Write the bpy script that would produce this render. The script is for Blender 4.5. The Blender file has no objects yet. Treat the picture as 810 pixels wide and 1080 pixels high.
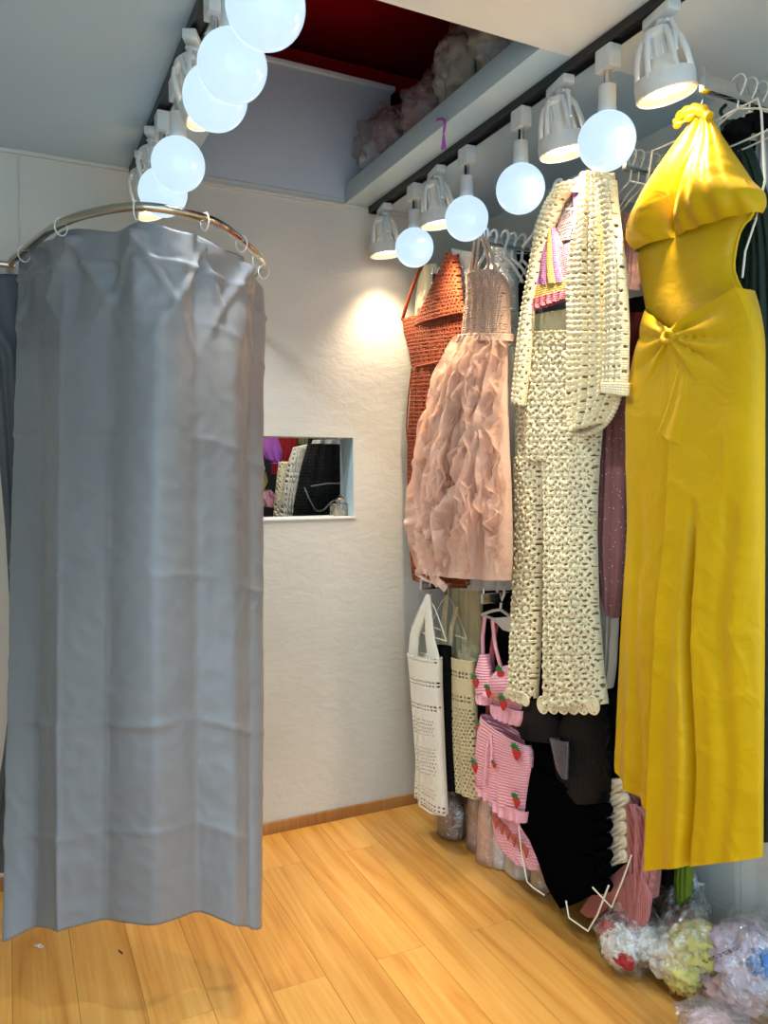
import bpy, bmesh, math, random
import numpy as np
from mathutils import Vector, Matrix, Euler, noise as mnoise

random.seed(7)
rng = np.random.default_rng(7)
scene = bpy.context.scene
COL = scene.collection
PI = math.pi

# ------------------------------------------------------------------ camera
FPX, CXP, CYP, EYE = 815.0, 405.0, 540.0, 1.35
YAW, PITCH = math.radians(25.9), math.atan(42 / 815)
cam = bpy.data.cameras.new('camera')
cam.sensor_fit = 'HORIZONTAL'; cam.sensor_width = 36; cam.lens = FPX / 810 * 36
cam.clip_start = 0.02
camo = bpy.data.objects.new('camera', cam); COL.objects.link(camo)
camo.location = (0, 0, EYE); camo.rotation_euler = (PI / 2 - PITCH, 0, -YAW)
scene.camera = camo

# ------------------------------------------------------------------ world (open shop front behind the viewer) and exposure
world = bpy.data.worlds.new('world'); scene.world = world; world.use_nodes = True
bg = world.node_tree.nodes['Background']
bg.inputs[0].default_value = (0.56, 0.80, 1.0, 1); bg.inputs[1].default_value = 2.0
vs = scene.view_settings
vs.view_transform = 'Standard'; vs.look = 'None'; vs.gamma = 1; vs.use_curve_mapping = False
vs.exposure = 0.35
SPOT_W = 41.0; SPOT_COL = (1.0, 0.80, 0.55); SPOT_COOL = (0.85, 0.94, 1.0)
GLOBE_E = 1.0

# ------------------------------------------------------------------ sight lines: turn a traced outline into real points on a garment's own plane
_f = np.array([math.sin(YAW) * math.cos(PITCH), math.cos(YAW) * math.cos(PITCH), -math.sin(PITCH)])
_r = np.array([math.cos(YAW), -math.sin(YAW), 0.0]); _u = np.cross(_r, _f)
_C = np.array([0, 0, EYE])
def ray(x, y): return _f + _r * ((x - CXP) / FPX) - _u * ((y - CYP) / FPX)
def onX(x, y, X): d = ray(x, y); return _C + d * X / d[0]
def onY(x, y, Y): d = ray(x, y); return _C + d * Y / d[1]
def onZ(x, y, Z): d = ray(x, y); return _C + d * (Z - EYE) / d[2]
def atw(x, y, w): return _C + ray(x, y) * w
class Plane:                       # vertical plane through (X, Y) whose front is turned by rot from facing -X
    def __init__(s, X, Y=1.6, rot=0.0):
        s.n = np.array([-math.cos(rot), -math.sin(rot), 0.0]); s.p = np.array([X, Y, 0.0])
    def __call__(s, x, y):
        d = ray(x, y); k = ((s.p - _C) @ s.n) / (d @ s.n); return _C + d * k

# ------------------------------------------------------------------ colours and materials
def lin(c):
    c = c / 255.0
    return c / 12.92 if c <= 0.04045 else ((c + 0.055) / 1.055) ** 2.4
def rgb(r, g, b): return (lin(r), lin(g), lin(b), 1)
MATS = {}
def base_mat(name):
    m = bpy.data.materials.new(name); m.use_nodes = True
    nt = m.node_tree; b = nt.nodes['Principled BSDF']; MATS[name] = m
    return m, nt, b
def N(nt, t, **kw):
    n = nt.nodes.new(t)
    for k, v in kw.items():
        if k in n.inputs: n.inputs[k].default_value = v
        else: setattr(n, k, v)
    return n
def ramp(nt, fac, stops):
    r = N(nt, 'ShaderNodeValToRGB'); cr = r.color_ramp
    while len(cr.elements) < len(stops): cr.elements.new(0.5)
    for e, (p, c) in zip(cr.elements, stops): e.position = p; e.color = c
    nt.links.new(fac, r.inputs[0]); return r.outputs[0]
def dark(c, k): return (c[0] * k, c[1] * k, c[2] * k, 1)
def plain(name, col, rough=0.5, metal=0.0, emit=None, estr=1.0, coat=0.0, spec=0.5, bump=0, bscale=50):
    m, nt, b = base_mat(name)
    b.inputs['Base Color'].default_value = col; b.inputs['Roughness'].default_value = rough
    b.inputs['Metallic'].default_value = metal; b.inputs['Coat Weight'].default_value = coat
    b.inputs['Specular IOR Level'].default_value = spec
    tc = N(nt, 'ShaderNodeTexCoord')
    nz = N(nt, 'ShaderNodeTexNoise', Scale=bscale, Detail=3.0); nt.links.new(tc.outputs['Object'], nz.inputs['Vector'])
    col2 = ramp(nt, nz.outputs[0], [(0.3, dark(col, 0.93)), (0.7, col)])
    nt.links.new(col2, b.inputs['Base Color'])
    if bump:
        bp = N(nt, 'ShaderNodeBump', Strength=bump, Distance=0.004); nt.links.new(nz.outputs[0], bp.inputs['Height'])
        nt.links.new(bp.outputs[0], b.inputs['Normal'])
    if emit: b.inputs['Emission Color'].default_value = emit; b.inputs['Emission Strength'].default_value = estr
    return m
def fabric(name, col, rough=0.85, var=0.85, knit=None, kstr=0.5, wrinkle=0.25, wscale=28, sheen=0.04, alpha=1.0, spec=0.3, trans=0.0, glitter=None, col2=None, weave=0.15, kmix=0.55):
    m, nt, b = base_mat(name); L = nt.links.new
    b.inputs['Roughness'].default_value = rough; b.inputs['Sheen Weight'].default_value = sheen
    b.inputs['Specular IOR Level'].default_value = spec
    tc = N(nt, 'ShaderNodeTexCoord')
    nz = N(nt, 'ShaderNodeTexNoise', Scale=9.0, Detail=4.0); L(tc.outputs['Object'], nz.inputs['Vector'])
    c = ramp(nt, nz.outputs[0], [(0.3, dark(col, var)), (0.72, col2 or col)])
    wr = N(nt, 'ShaderNodeTexNoise', Scale=wscale, Detail=3.0, Distortion=0.8); L(tc.outputs['Object'], wr.inputs['Vector'])
    bp = N(nt, 'ShaderNodeBump', Strength=wrinkle, Distance=0.01); L(wr.outputs[0], bp.inputs['Height'])
    last = bp
    if knit:
        pu, pv = knit
        h = None
        for per, ax in ((pu, 'X'), (pv, 'Y')):
            if not per: continue
            w = N(nt, 'ShaderNodeTexWave', Scale=0.314 / per, Distortion=1.2, wave_type='BANDS', bands_direction=ax)
            w.inputs['Detail Scale'].default_value = 3.0
            L(tc.outputs['UV'], w.inputs['Vector'])
            if h is None: h = w.outputs['Fac']
            else:
                mm = N(nt, 'ShaderNodeMath', operation='MULTIPLY'); L(h, mm.inputs[0]); L(w.outputs['Fac'], mm.inputs[1]); h = mm.outputs[0]
        b2 = N(nt, 'ShaderNodeBump', Strength=kstr, Distance=0.003); L(h, b2.inputs['Height']); L(bp.outputs[0], b2.inputs['Normal']); last = b2
        mx = N(nt, 'ShaderNodeMix', data_type='RGBA', blend_type='MULTIPLY'); mx.inputs[0].default_value = kmix
        L(c, mx.inputs[6]); L(ramp(nt, h, [(0.0, (0.62, 0.58, 0.55, 1)), (0.45, (1, 1, 1, 1))]), mx.inputs[7]); c = mx.outputs[2]
    else:
        fn = N(nt, 'ShaderNodeTexNoise', Scale=420.0, Detail=1.0); L(tc.outputs['Object'], fn.inputs['Vector'])
        b2 = N(nt, 'ShaderNodeBump', Strength=weave, Distance=0.001); L(fn.outputs[0], b2.inputs['Height']); L(bp.outputs[0], b2.inputs['Normal']); last = b2
    if glitter:
        vo = N(nt, 'ShaderNodeTexVoronoi', Scale=glitter); L(tc.outputs['Object'], vo.inputs['Vector'])
        g = ramp(nt, vo.outputs['Distance'], [(0.10, (1, 1, 1, 1)), (0.16, (0, 0, 0, 1))])
        mx = N(nt, 'ShaderNodeMix', data_type='RGBA'); L(g, mx.inputs[0]); L(c, mx.inputs[6]); mx.inputs[7].default_value = (0.8, 0.7, 0.7, 1); c = mx.outputs[2]
    L(c, b.inputs['Base Color']); L(last.outputs[0], b.inputs['Normal'])
    out = nt.nodes['Material Output']
    if trans:
        tl = N(nt, 'ShaderNodeBsdfTranslucent'); L(c, tl.inputs['Color'])
        ms = N(nt, 'ShaderNodeMixShader'); ms.inputs[0].default_value = trans
        L(b.outputs[0], ms.inputs[1]); L(tl.outputs[0], ms.inputs[2]); L(ms.outputs[0], out.inputs['Surface'])
        surf = ms.outputs[0]
    else: surf = b.outputs[0]
    if alpha < 1:
        tp = N(nt, 'ShaderNodeBsdfTransparent'); ms = N(nt, 'ShaderNodeMixShader'); ms.inputs[0].default_value = alpha
        L(tp.outputs[0], ms.inputs[1]); L(surf, ms.inputs[2]); L(ms.outputs[0], out.inputs['Surface'])
    return m
def film(name, amount=0.22, tint=(1, 1, 1, 1), milky=0.10):
    m, nt, b = base_mat(name); L = nt.links.new
    tc = N(nt, 'ShaderNodeTexCoord')
    nz = N(nt, 'ShaderNodeTexNoise', Scale=26.0, Detail=4.0, Distortion=1.5); L(tc.outputs['Object'], nz.inputs['Vector'])
    bp = N(nt, 'ShaderNodeBump', Strength=0.9, Distance=0.02); L(nz.outputs[0], bp.inputs['Height'])
    gl = N(nt, 'ShaderNodeBsdfGlossy', Roughness=0.12); L(bp.outputs[0], gl.inputs['Normal']); gl.inputs['Color'].default_value = (1, 1, 1, 1)
    df = N(nt, 'ShaderNodeBsdfDiffuse'); df.inputs['Color'].default_value = (0.85, 0.85, 0.85, 1); L(bp.outputs[0], df.inputs['Normal'])
    tp = N(nt, 'ShaderNodeBsdfTransparent'); tp.inputs['Color'].default_value = tint
    m1 = N(nt, 'ShaderNodeMixShader'); m1.inputs[0].default_value = milky; L(tp.outputs[0], m1.inputs[1]); L(df.outputs[0], m1.inputs[2])
    m2 = N(nt, 'ShaderNodeMixShader'); m2.inputs[0].default_value = amount; L(m1.outputs[0], m2.inputs[1]); L(gl.outputs[0], m2.inputs[2])
    L(m2.outputs[0], nt.nodes['Material Output'].inputs['Surface'])
    return m
def plaster(name, col, strength=0.35, scale=16, mottled=0.9, rough=0.7):
    m, nt, b = base_mat(name); L = nt.links.new
    b.inputs['Roughness'].default_value = rough; b.inputs['Specular IOR Level'].default_value = 0.35
    tc = N(nt, 'ShaderNodeTexCoord')
    n1 = N(nt, 'ShaderNodeTexNoise', Scale=2.2, Detail=5.0); L(tc.outputs['Object'], n1.inputs['Vector'])
    mp = N(nt, 'ShaderNodeMapping'); mp.inputs['Scale'].default_value = (1, 1, 1.9); L(tc.outputs['Object'], mp.inputs['Vector'])
    n2 = N(nt, 'ShaderNodeTexNoise', Scale=scale, Detail=6.0, Roughness=0.62, Distortion=0.5); L(mp.outputs[0], n2.inputs['Vector'])
    n3 = N(nt, 'ShaderNodeTexNoise', Scale=130.0, Detail=2.0); L(tc.outputs['Object'], n3.inputs['Vector'])
    L(ramp(nt, n1.outputs[0], [(0.3, dark(col, mottled)), (0.7, col)]), b.inputs['Base Color'])
    b1 = N(nt, 'ShaderNodeBump', Strength=strength, Distance=0.02); L(n2.outputs[0], b1.inputs['Height'])
    b2 = N(nt, 'ShaderNodeBump', Strength=strength * 0.5, Distance=0.003); L(n3.outputs[0], b2.inputs['Height']); L(b1.outputs[0], b2.inputs['Normal'])
    L(b2.outputs[0], b.inputs['Normal'])
    return m
def wood(name, c_lo, c_mid, c_hi, rough=0.32, sx=9.0, sy=0.7):
    m, nt, b = base_mat(name); L = nt.links.new
    tc = N(nt, 'ShaderNodeTexCoord'); oi = N(nt, 'ShaderNodeObjectInfo')
    mul = N(nt, 'ShaderNodeMath', operation='MULTIPLY'); L(oi.outputs['Random'], mul.inputs[0]); mul.inputs[1].default_value = 37.0
    add = N(nt, 'ShaderNodeVectorMath', operation='ADD'); L(tc.outputs['Object'], add.inputs[0]); L(mul.outputs[0], add.inputs[1])
    mp = N(nt, 'ShaderNodeMapping'); mp.inputs['Scale'].default_value = (sx, sy, 1); L(add.outputs[0], mp.inputs['Vector'])
    n1 = N(nt, 'ShaderNodeTexNoise', Scale=1.0, Detail=2.0, Distortion=0.7); L(mp.outputs[0], n1.inputs['Vector'])
    k = N(nt, 'ShaderNodeMath', operation='MULTIPLY'); L(n1.outputs[0], k.inputs[0]); k.inputs[1].default_value = 7.0
    fr = N(nt, 'ShaderNodeMath', operation='PINGPONG'); L(k.outputs[0], fr.inputs[0]); fr.inputs[1].default_value = 1.0
    mp2 = N(nt, 'ShaderNodeMapping'); mp2.inputs['Scale'].default_value = (95, 2.4, 1); L(add.outputs[0], mp2.inputs['Vector'])
    n2 = N(nt, 'ShaderNodeTexNoise', Scale=1.0, Detail=4.0, Roughness=0.7); L(mp2.outputs[0], n2.inputs['Vector'])
    mixf = N(nt, 'ShaderNodeMix', data_type='FLOAT'); mixf.inputs[0].default_value = 0.70; L(fr.outputs[0], mixf.inputs[2]); L(n2.outputs[0], mixf.inputs[3])
    c = ramp(nt, mixf.outputs[0], [(0.15, c_lo), (0.42, c_mid), (0.8, c_hi)])
    hv = N(nt, 'ShaderNodeHueSaturation'); L(c, hv.inputs['Color'])
    mr = N(nt, 'ShaderNodeMapRange'); L(oi.outputs['Random'], mr.inputs[0]); mr.inputs[3].default_value = 0.93; mr.inputs[4].default_value = 1.06
    L(mr.outputs[0], hv.inputs['Value'])
    L(hv.outputs[0], b.inputs['Base Color'])
    b.inputs['Roughness'].default_value = rough
    bp = N(nt, 'ShaderNodeBump', Strength=0.12, Distance=0.002); L(n2.outputs[0], bp.inputs['Height']); L(bp.outputs[0], b.inputs['Normal'])
    return m

W_WALL = plaster('wall_plaster', rgb(208, 205, 193), 0.16, 15)
W_SIDE = plaster('side_wall_paint', rgb(206, 207, 198), 0.12, 20, 0.96)
W_CEIL = plaster('ceiling_paint', rgb(182, 202, 212), 0.05, 6, 0.94, 0.6)
W_NEAR = plaster('ceiling_board_paint', rgb(226, 226, 220), 0.05, 6, 0.96, 0.6)
W_BEAM = plaster('beam_paint', rgb(186, 204, 208), 0.06, 20, 0.95, 0.5)
W_LOFT = plaster('loft_panel_grey', rgb(190, 198, 204), 0.15, 30, 0.93)
W_RED = plaster('red_deck_paint', rgb(186, 10, 24), 0.10, 6, 0.8, 0.45)
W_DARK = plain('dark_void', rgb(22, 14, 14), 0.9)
WOOD = wood('oak_plank', rgb(168, 106, 44), rgb(204, 143, 64), rgb(222, 168, 88))
SKIRT = wood('baseboard_wood', rgb(120, 76, 36), rgb(166, 112, 58), rgb(190, 138, 78), 0.45, 0.7, 9)
CHROME = plain('chrome', rgb(205, 205, 205), 0.16, 1.0)
BRASSY = plain('polished_steel', rgb(196, 186, 170), 0.12, 1.0)
WHITE_P = plain('white_plastic', rgb(226, 226, 222), 0.4)
WIRE = plain('white_coated_wire', rgb(226, 222, 206), 0.35)
BLACK_P = plain('black_track', rgb(14, 14, 16), 0.4)
LAMPBODY = plain('lamp_white_enamel', rgb(214, 214, 210), 0.4)
GLOBE = plain('opal_globe', rgb(96, 108, 116), 0.12, emit=(0.54, 0.72, 0.90, 1), estr=GLOBE_E * 0.90, coat=0.2)
LENS = plain('lamp_reflector', rgb(235, 205, 150), 0.3, emit=(1, 0.74, 0.36, 1), estr=0.22)
LED = plain('led_chip', (1, 0.95, 0.85, 1), 0.4, emit=(1, 0.92, 0.78, 1), estr=9.0)

# ------------------------------------------------------------------ mesh tools
class MB:
    def __init__(s): s.v = []; s.f = []
    def add(s, V, F):
        o = len(s.v); s.v += [tuple(map(float, p)) for p in V]; s.f += [tuple(i + o for i in f) for f in F]; return s
    def box(s, x0, x1, y0, y1, z0, z1, bev=0.0):
        if bev <= 0:
            V = [(x, y, z) for z in (z0, z1) for y in (y0, y1) for x in (x0, x1)]
            return s.add(V, [(0, 2, 3, 1), (4, 5, 7, 6), (0, 1, 5, 4), (2, 6, 7, 3), (0, 4, 6, 2), (1, 3, 7, 5)])
        bm = bmesh.new(); bmesh.ops.create_cube(bm, size=1)
        for v in bm.verts: v.co = ((x0 + x1) / 2 + v.co.x * (x1 - x0), (y0 + y1) / 2 + v.co.y * (y1 - y0), (z0 + z1) / 2 + v.co.z * (z1 - z0))
        bmesh.ops.bevel(bm, geom=bm.edges[:], offset=bev, segments=2, affect='EDGES', profile=0.6)
        bm.verts.index_update()
        s.add([v.co for v in bm.verts], [[v.index for v in f.verts] for f in bm.faces]); bm.free(); return s
    def tube(s, pts, r, n=8, cap=True):
        P = [np.array(p, float) for p in pts]; k = len(P)
        rr = r if hasattr(r, '__len__') else [r] * k
        T = []
        for i in range(k):
            t = P[min(i + 1, k - 1)] - P[max(i - 1, 0)]; T.append(t / (np.linalg.norm(t) + 1e-12))
        a = np.array([0, 0, 1.0]) if abs(T[0][2]) < 0.9 else np.array([1.0, 0, 0])
        x = np.cross(T[0], a); x /= np.linalg.norm(x); V = []; F = []
        for i in range(k):
            x = x - T[i] * (x @ T[i]); x /= (np.linalg.norm(x) + 1e-12); y = np.cross(T[i], x)
            for j in range(n):
                an = 2 * PI * j / n; V.append(P[i] + (x * math.cos(an) + y * math.sin(an)) * rr[i])
        for i in range(k - 1):
            for j in range(n):
                F.append((i * n + j, i * n + (j + 1) % n, (i + 1) * n + (j + 1) % n, (i + 1) * n + j))
        if cap: F.append(tuple(range(n - 1, -1, -1))); F.append(tuple((k - 1) * n + j for j in range(n)))
        return s.add(V, F)
    def lathe(s, prof, n=24, c=(0, 0, 0), M=None, cap=True):     # prof: (r, z)
        V = []; F = []
        for r, z in prof:
            for j in range(n):
                a = 2 * PI * j / n; p = Vector((r * math.cos(a), r * math.sin(a), z))
                if M is not None: p = M @ p
                V.append((p.x + c[0], p.y + c[1], p.z + c[2]))
        for i in range(len(prof) - 1):
            for j in range(n):
                F.append((i * n + j, i * n + (j + 1) % n, (i + 1) * n + (j + 1) % n, (i + 1) * n + j))
        if cap and prof[0][0] > 1e-6: F.append(tuple(range(n - 1, -1, -1)))
        if cap and prof[-1][0] > 1e-6: F.append(tuple((len(prof) - 1) * n + j for j in range(n)))
        return s.add(V, F)
    def blob(s, c, rx, ry, rz, amp=0.2, fr=3.0, seed=0, n=28, flat=None, sharp=False):
        V = []; F = []; m = n // 2
        for i in range(m + 1):
            for j in range(n):
                th = PI * i / m; ph = 2 * PI * j / n
                d = Vector((math.sin(th) * math.cos(ph), math.sin(th) * math.sin(ph), math.cos(th)))
                q = d * fr + Vector((seed * 7.1, seed * 3.3, seed))
                nz = mnoise.noise(q) + 0.5 * mnoise.noise(q * 2.3)
                if sharp: nz = 0.45 - abs(nz) * 1.35 - 0.45 * abs(mnoise.noise(q * 3.7 + Vector((5, 1, 2))))
                k = 1 + amp * nz
                z = c[2] + d.z * rz * k
                if flat is not None: z = max(z, flat)
                V.append((c[0] + d.x * rx * k, c[1] + d.y * ry * k, z))
        for i in range(m):
            for j in range(n):
                F.append((i * n + j, (i + 1) * n + j, (i + 1) * n + (j + 1) % n, i * n + (j + 1) % n))
        return s.add(V, F)

ORI = {}
def tag(o, label=None, cat=None, group=None, kind=None):
    if label: o['label'] = label
    if cat: o['category'] = cat
    if group: o['group'] = group
    if kind: o['kind'] = kind
    return o
def finish(me, smooth=True, ang=50):
    if smooth:
        me.shade_smooth()
        if ang: me.set_sharp_from_angle(angle=math.radians(ang))
def obj(name, mb, mat, parent=None, smooth=True, ang=50, uv=None, loc=None):
    """mb in world coordinates; the object's origin is its parent's (or loc, or the bottom centre)"""
    V = np.array(mb.v if isinstance(mb, MB) else mb[0], float); F = mb.f if isinstance(mb, MB) else mb[1]
    if parent is not None: o0 = ORI[parent.name]
    else:
        o0 = np.array(loc, float) if loc is not None else np.array([(V[:, 0].min() + V[:, 0].max()) / 2, (V[:, 1].min() + V[:, 1].max()) / 2, V[:, 2].min()])
    me = bpy.data.meshes.new(name); me.from_pydata((V - o0).tolist(), [], F if isinstance(F, list) else F.tolist()); me.validate()
    if uv is None and not isinstance(mb, MB) and len(mb) > 2: uv = mb[2]
    if uv is not None:
        ul = me.uv_layers.new(name='UVMap'); idx = np.empty(len(me.loops), dtype=np.int32); me.loops.foreach_get('vertex_index', idx)
        ul.data.foreach_set('uv', np.asarray(uv, dtype=np.float32)[idx].ravel())
    finish(me, smooth, ang)
    me.materials.append(mat if not isinstance(mat, str) else MATS[mat])
    o = bpy.data.objects.new(name, me); COL.objects.link(o)
    if parent is not None: o.parent = parent
    else: o.location = tuple(o0)
    ORI[o.name] = o0
    return o
def thing(name, label, cat, loc=(0, 0, 0), group=None):
    o = bpy.data.objects.new(name, None); COL.objects.link(o); o.empty_display_size = 0.05
    o.location = tuple(loc); ORI[o.name] = np.array(loc, float)
    return tag(o, label, cat, group)
def struct(name, mb, mat, parent=None, **kw):
    o = obj(name, mb, mat, parent, **kw)
    if parent is None: o['kind'] = 'structure'
    return o
def dup(root, loc, rot=None, label=None, group=None):
    r = root.copy(); COL.objects.link(r); r.location = loc
    if rot is not None: r.rotation_euler = rot
    if label: r['label'] = label
    if group: r['group'] = group
    for ch in list(root.children):
        c = ch.copy(); COL.objects.link(c); c.parent = r
        for g in list(ch.children):
            d = g.copy(); COL.objects.link(d); d.parent = c
    return r
def solid(o, t=0.003):
    md = o.modifiers.new('thickness', 'SOLIDIFY'); md.thickness = t; md.offset = 0; md.use_even_offset = False
    return o

def spline(pts, n):               # Catmull-Rom through pts
    P = [np.array(p, float) for p in pts]; P = [2 * P[0] - P[1]] + P + [2 * P[-1] - P[-2]]
    out = []
    m = len(P) - 3
    for q in range(n):
        x = q / (n - 1) * m; i = min(int(x), m - 1); t = x - i
        a, b, c, d = P[i:i + 4]
        out.append(0.5 * ((2 * b) + (-a + c) * t + (2 * a - 5 * b + 4 * c - d) * t * t + (-a + 3 * b - 3 * c + d) * t ** 3))
    return out

def folds(n, amp, seed, drift=0.25, ramp0=0.25, lo=2, hi=7):
    r = np.random.default_rng(seed); K = [(r.uniform(lo, hi), r.uniform(-drift, drift), r.uniform(0, 6.28), r.uniform(0.5, 1)) for _ in range(n)]
    def g(s, t, px, py):
        o = 0
        for f, d, p, a in K: o = o + a * np.sin(2 * PI * (f * s + d * t) + p)
        return amp * o / math.sqrt(n) * (ramp0 + (1 - ramp0) * t)
    return g
def shell(rows, pl, nu=40, nv=50, depth=0.03, fold=None, hole=None, closed=True, relief=None, span=None, back=1.0, through=False):
    """a garment piece as a closed, slightly inflated tube; rows go down, each (xl, yl, xr, yr) or (y, xl, xr)"""
    R = np.array([(r[1], r[0], r[2], r[0]) if len(r) == 3 else r for r in rows], float)
    ym = (R[:, 1] + R[:, 3]) / 2; tk = np.concatenate([[0], np.cumsum(np.hypot(np.diff(ym), np.diff((R[:, 0] + R[:, 2]) / 2)) + 1e-6)]); tk /= tk[-1]
    tt = np.linspace(0, 1, nv)
    Q = np.stack([np.interp(tt, tk, R[:, c]) for c in range(4)], 1)
    if nv > 12:
        for _ in range(3):
            Q[1:-1] = (Q[:-2] + 2 * Q[1:-1] + Q[2:]) / 4
    n = pl.n
    Lp = np.array([pl(a, b) for a, b, _, _ in Q]); Rp = np.array([pl(c, d) for _, _, c, d in Q])
    W = np.linalg.norm(Rp - Lp, axis=1)
    vm = np.concatenate([[0], np.cumsum(np.linalg.norm(np.diff((Lp + Rp) / 2, axis=0), axis=1))])
    a = np.linspace(0, 1, nu); s1 = 0.55 * a + 0.45 * (1 - np.cos(PI * a)) / 2
    prof = np.sqrt(np.clip(1 - (2 * s1 - 1) ** 2, 0, 1)) ** 0.8
    S, T = np.meshgrid(s1, tt)
    PX = Q[:, 0:1] + (Q[:, 2:3] - Q[:, 0:1]) * S; PY = Q[:, 1:2] + (Q[:, 3:4] - Q[:, 1:2]) * S
    D = np.array([depth(t) if callable(depth) else depth for t in tt])[:, None]
    base = Lp[:, None, :] + (Rp - Lp)[:, None, :] * S[:, :, None]
    U = (S - 0.5) * W[:, None]; Vv = np.repeat(vm[:, None], nu, 1)
    off = prof[None, :] * D
    if span is not None:
        sp_ = np.array([span(y) for y in Q[:, 1]]); q_ = (PX - sp_[:, 0:1]) / (sp_[:, 1:2] - sp_[:, 0:1]) * 2 - 1
        off = np.sqrt(np.clip(1 - q_ ** 2, 0.0, 1)) ** 0.8 * D
    fo = fold(S, T, PX, PY) if fold is not None else 0
    edge = np.clip(np.minimum(S, 1 - S) * 6, 0, 1) if span is None else np.ones_like(S)
    rl = relief(U, Vv) if relief is not None else 0
    front = base + n * (off + (fo + rl) * edge + 0 * S)[:, :, None]
    uvf = np.stack([U, -Vv], 2)
    if not closed:
        V = front.reshape(-1, 3); uv = uvf.reshape(-1, 2); cols = nu
        I = np.arange(nv * nu).reshape(nv, nu)
        F = np.stack([I[:-1, :-1], I[1:, :-1], I[1:, 1:], I[:-1, 1:]], -1).reshape(-1, 4)
        fu = (U[:-1, :-1] + U[1:, 1:]).ravel() / 2; fv = (Vv[:-1, :-1] + Vv[1:, 1:]).ravel() / 2
    else:
        bs = slice(nu - 2, 0, -1)
        bk = base[:, bs] - n * (off[:, bs] * back - (fo * edge)[:, bs] * 0.6 * back if fold is not None else off[:, bs] * back)[:, :, None]
        V = np.concatenate([front, bk], 1); m = V.shape[1]
        uv = np.concatenate([uvf, uvf[:, bs] + np.array([2.0, 0])], 1).reshape(-1, 2)
        Uall = np.concatenate([U, U[:, bs]], 1); Vall = np.repeat(vm[:, None], m, 1)
        I = np.arange(nv * m).reshape(nv, m); J = np.roll(I, -1, 1)
        F = np.stack([I[:-1], I[1:], J[1:], J[:-1]], -1).reshape(-1, 4)
        UJ = np.roll(Uall, -1, 1); fu = ((Uall[:-1] + UJ[1:]) / 2).ravel(); fv = ((Vall[:-1] + Vall[1:]) / 2).ravel()
        V = V.reshape(-1, 3)
    if hole is not None:
        hm = hole(fu, fv)
        if closed and not through: hm = (hm.reshape(nv - 1, -1) & (np.arange(V.shape[0] // nv) < nu - 1)[None, :]).ravel()   # the back layer stays whole
        F = F[~hm]
    return V, F, uv
def fr(x): return x - np.floor(x)
def net(pu, pv, hu=0.5, hv=0.5, stagger=False):
    def h(u, v):
        r = np.floor(v / pv); uu = u / pu + (0.5 * (r % 2) if stagger else 0)
        return (fr(uu) < hu) & (fr(v / pv) < hv)
    return h
def rows_band(pv, frac, pu, hu=0.5, hv=0.3):      # open rows in bands, solid rows between
    def h(u, v): return (fr(v / pv) < frac) & (fr(u / pu) < hu) & (fr(v / pv / frac * 2) < 0.55)
    return h
def flowers(R=0.034):
    a1 = math.sqrt(3) * R; 
    def cell(u, v):
        best = None
        for oy in (0, 1):
            vv = v / (3 * R) - oy * 0.5; uu = u / a1 - oy * 0.5
            du = (uu - np.round(uu)) * a1; dv = (vv - np.round(vv)) * 3 * R
            d = np.hypot(du, dv); an = np.arctan2(dv, du)
            best = (d, an) if best is None else (np.where(d < best[0], d, best[0]), np.where(d < best[0], an, best[1]))
        return best
    def h(u, v):
        d, an = cell(u, v); q = d / R
        return ((q > 0.26) & (q < 0.50) & (np.cos(8 * an) > 0.3)) | ((q > 0.72) & (q < 0.95) & (np.cos(12 * an + PI) > 0.45))
    def rel(u, v):
        d, an = cell(u, v); q = d / R
        return 0.0035 * np.cos(q * PI * 3.0) + 0.002 * np.cos(8 * an) * (q > 0.25)
    return h, rel
def popcorn(pu, pv, a=0.003):
    return lambda u, v: a * (np.abs(np.sin(PI * u / pu)) * np.abs(np.sin(PI * v / pv)))

# ------------------------------------------------------------------ the room
ZC, YB, XR, XL, YF = 2.356, 2.73, 1.75, -1.25, -0.8
HX0, HX1, HY0 = 0.56, 1.16, 1.54           # loft opening in the ceiling
XT_L, XT_R = 0.40, 1.27                    # lamp tracks
OX0, OX1, OZ0, OZ1 = 0.76, 1.197, 1.178, 1.482   # opening in the back wall
WT = 0.13

fl = struct('floor', MB().box(XL, XR, YF, YB, -0.06, -0.014), W_DARK)
def plank_mesh(w, l):
    return MB().box(0.0004, w - 0.0004, 0.0004, l - 0.0004, -0.0139, 0.0, 0.0006)
PW, PL = 0.1515, 1.2
pm = None
def planks():
    x = 0.585 - PW * 13; k = 1
    while x < XR - 0.005:
        x0 = max(x, XL); x1 = min(x + PW, XR)
        seam = 1.875 if k % 2 == 0 else 1.275 + 0.0
        y = seam - PL * 4
        while y < YB:
            y0 = max(y, YF); y1 = min(y + PL, YB)
            if y1 - y0 > 0.02 and x1 - x0 > 0.01:
                yield x0, x1, y0, y1
            y += PL
        x += PW; k += 1
cache = {}
for x0, x1, y0, y1 in planks():
    key = (round(x1 - x0, 4), round(y1 - y0, 4))
    if key not in cache:
        me = bpy.data.meshes.new('plank'); mb = plank_mesh(*key); me.from_pydata(mb.v, [], mb.f); me.materials.append(WOOD); cache[key] = me
    o = bpy.data.objects.new('plank', cache[key]); COL.objects.link(o); o.parent = fl
    o.location = np.array([x0, y0, 0.0]) - ORI[fl.name]

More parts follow.
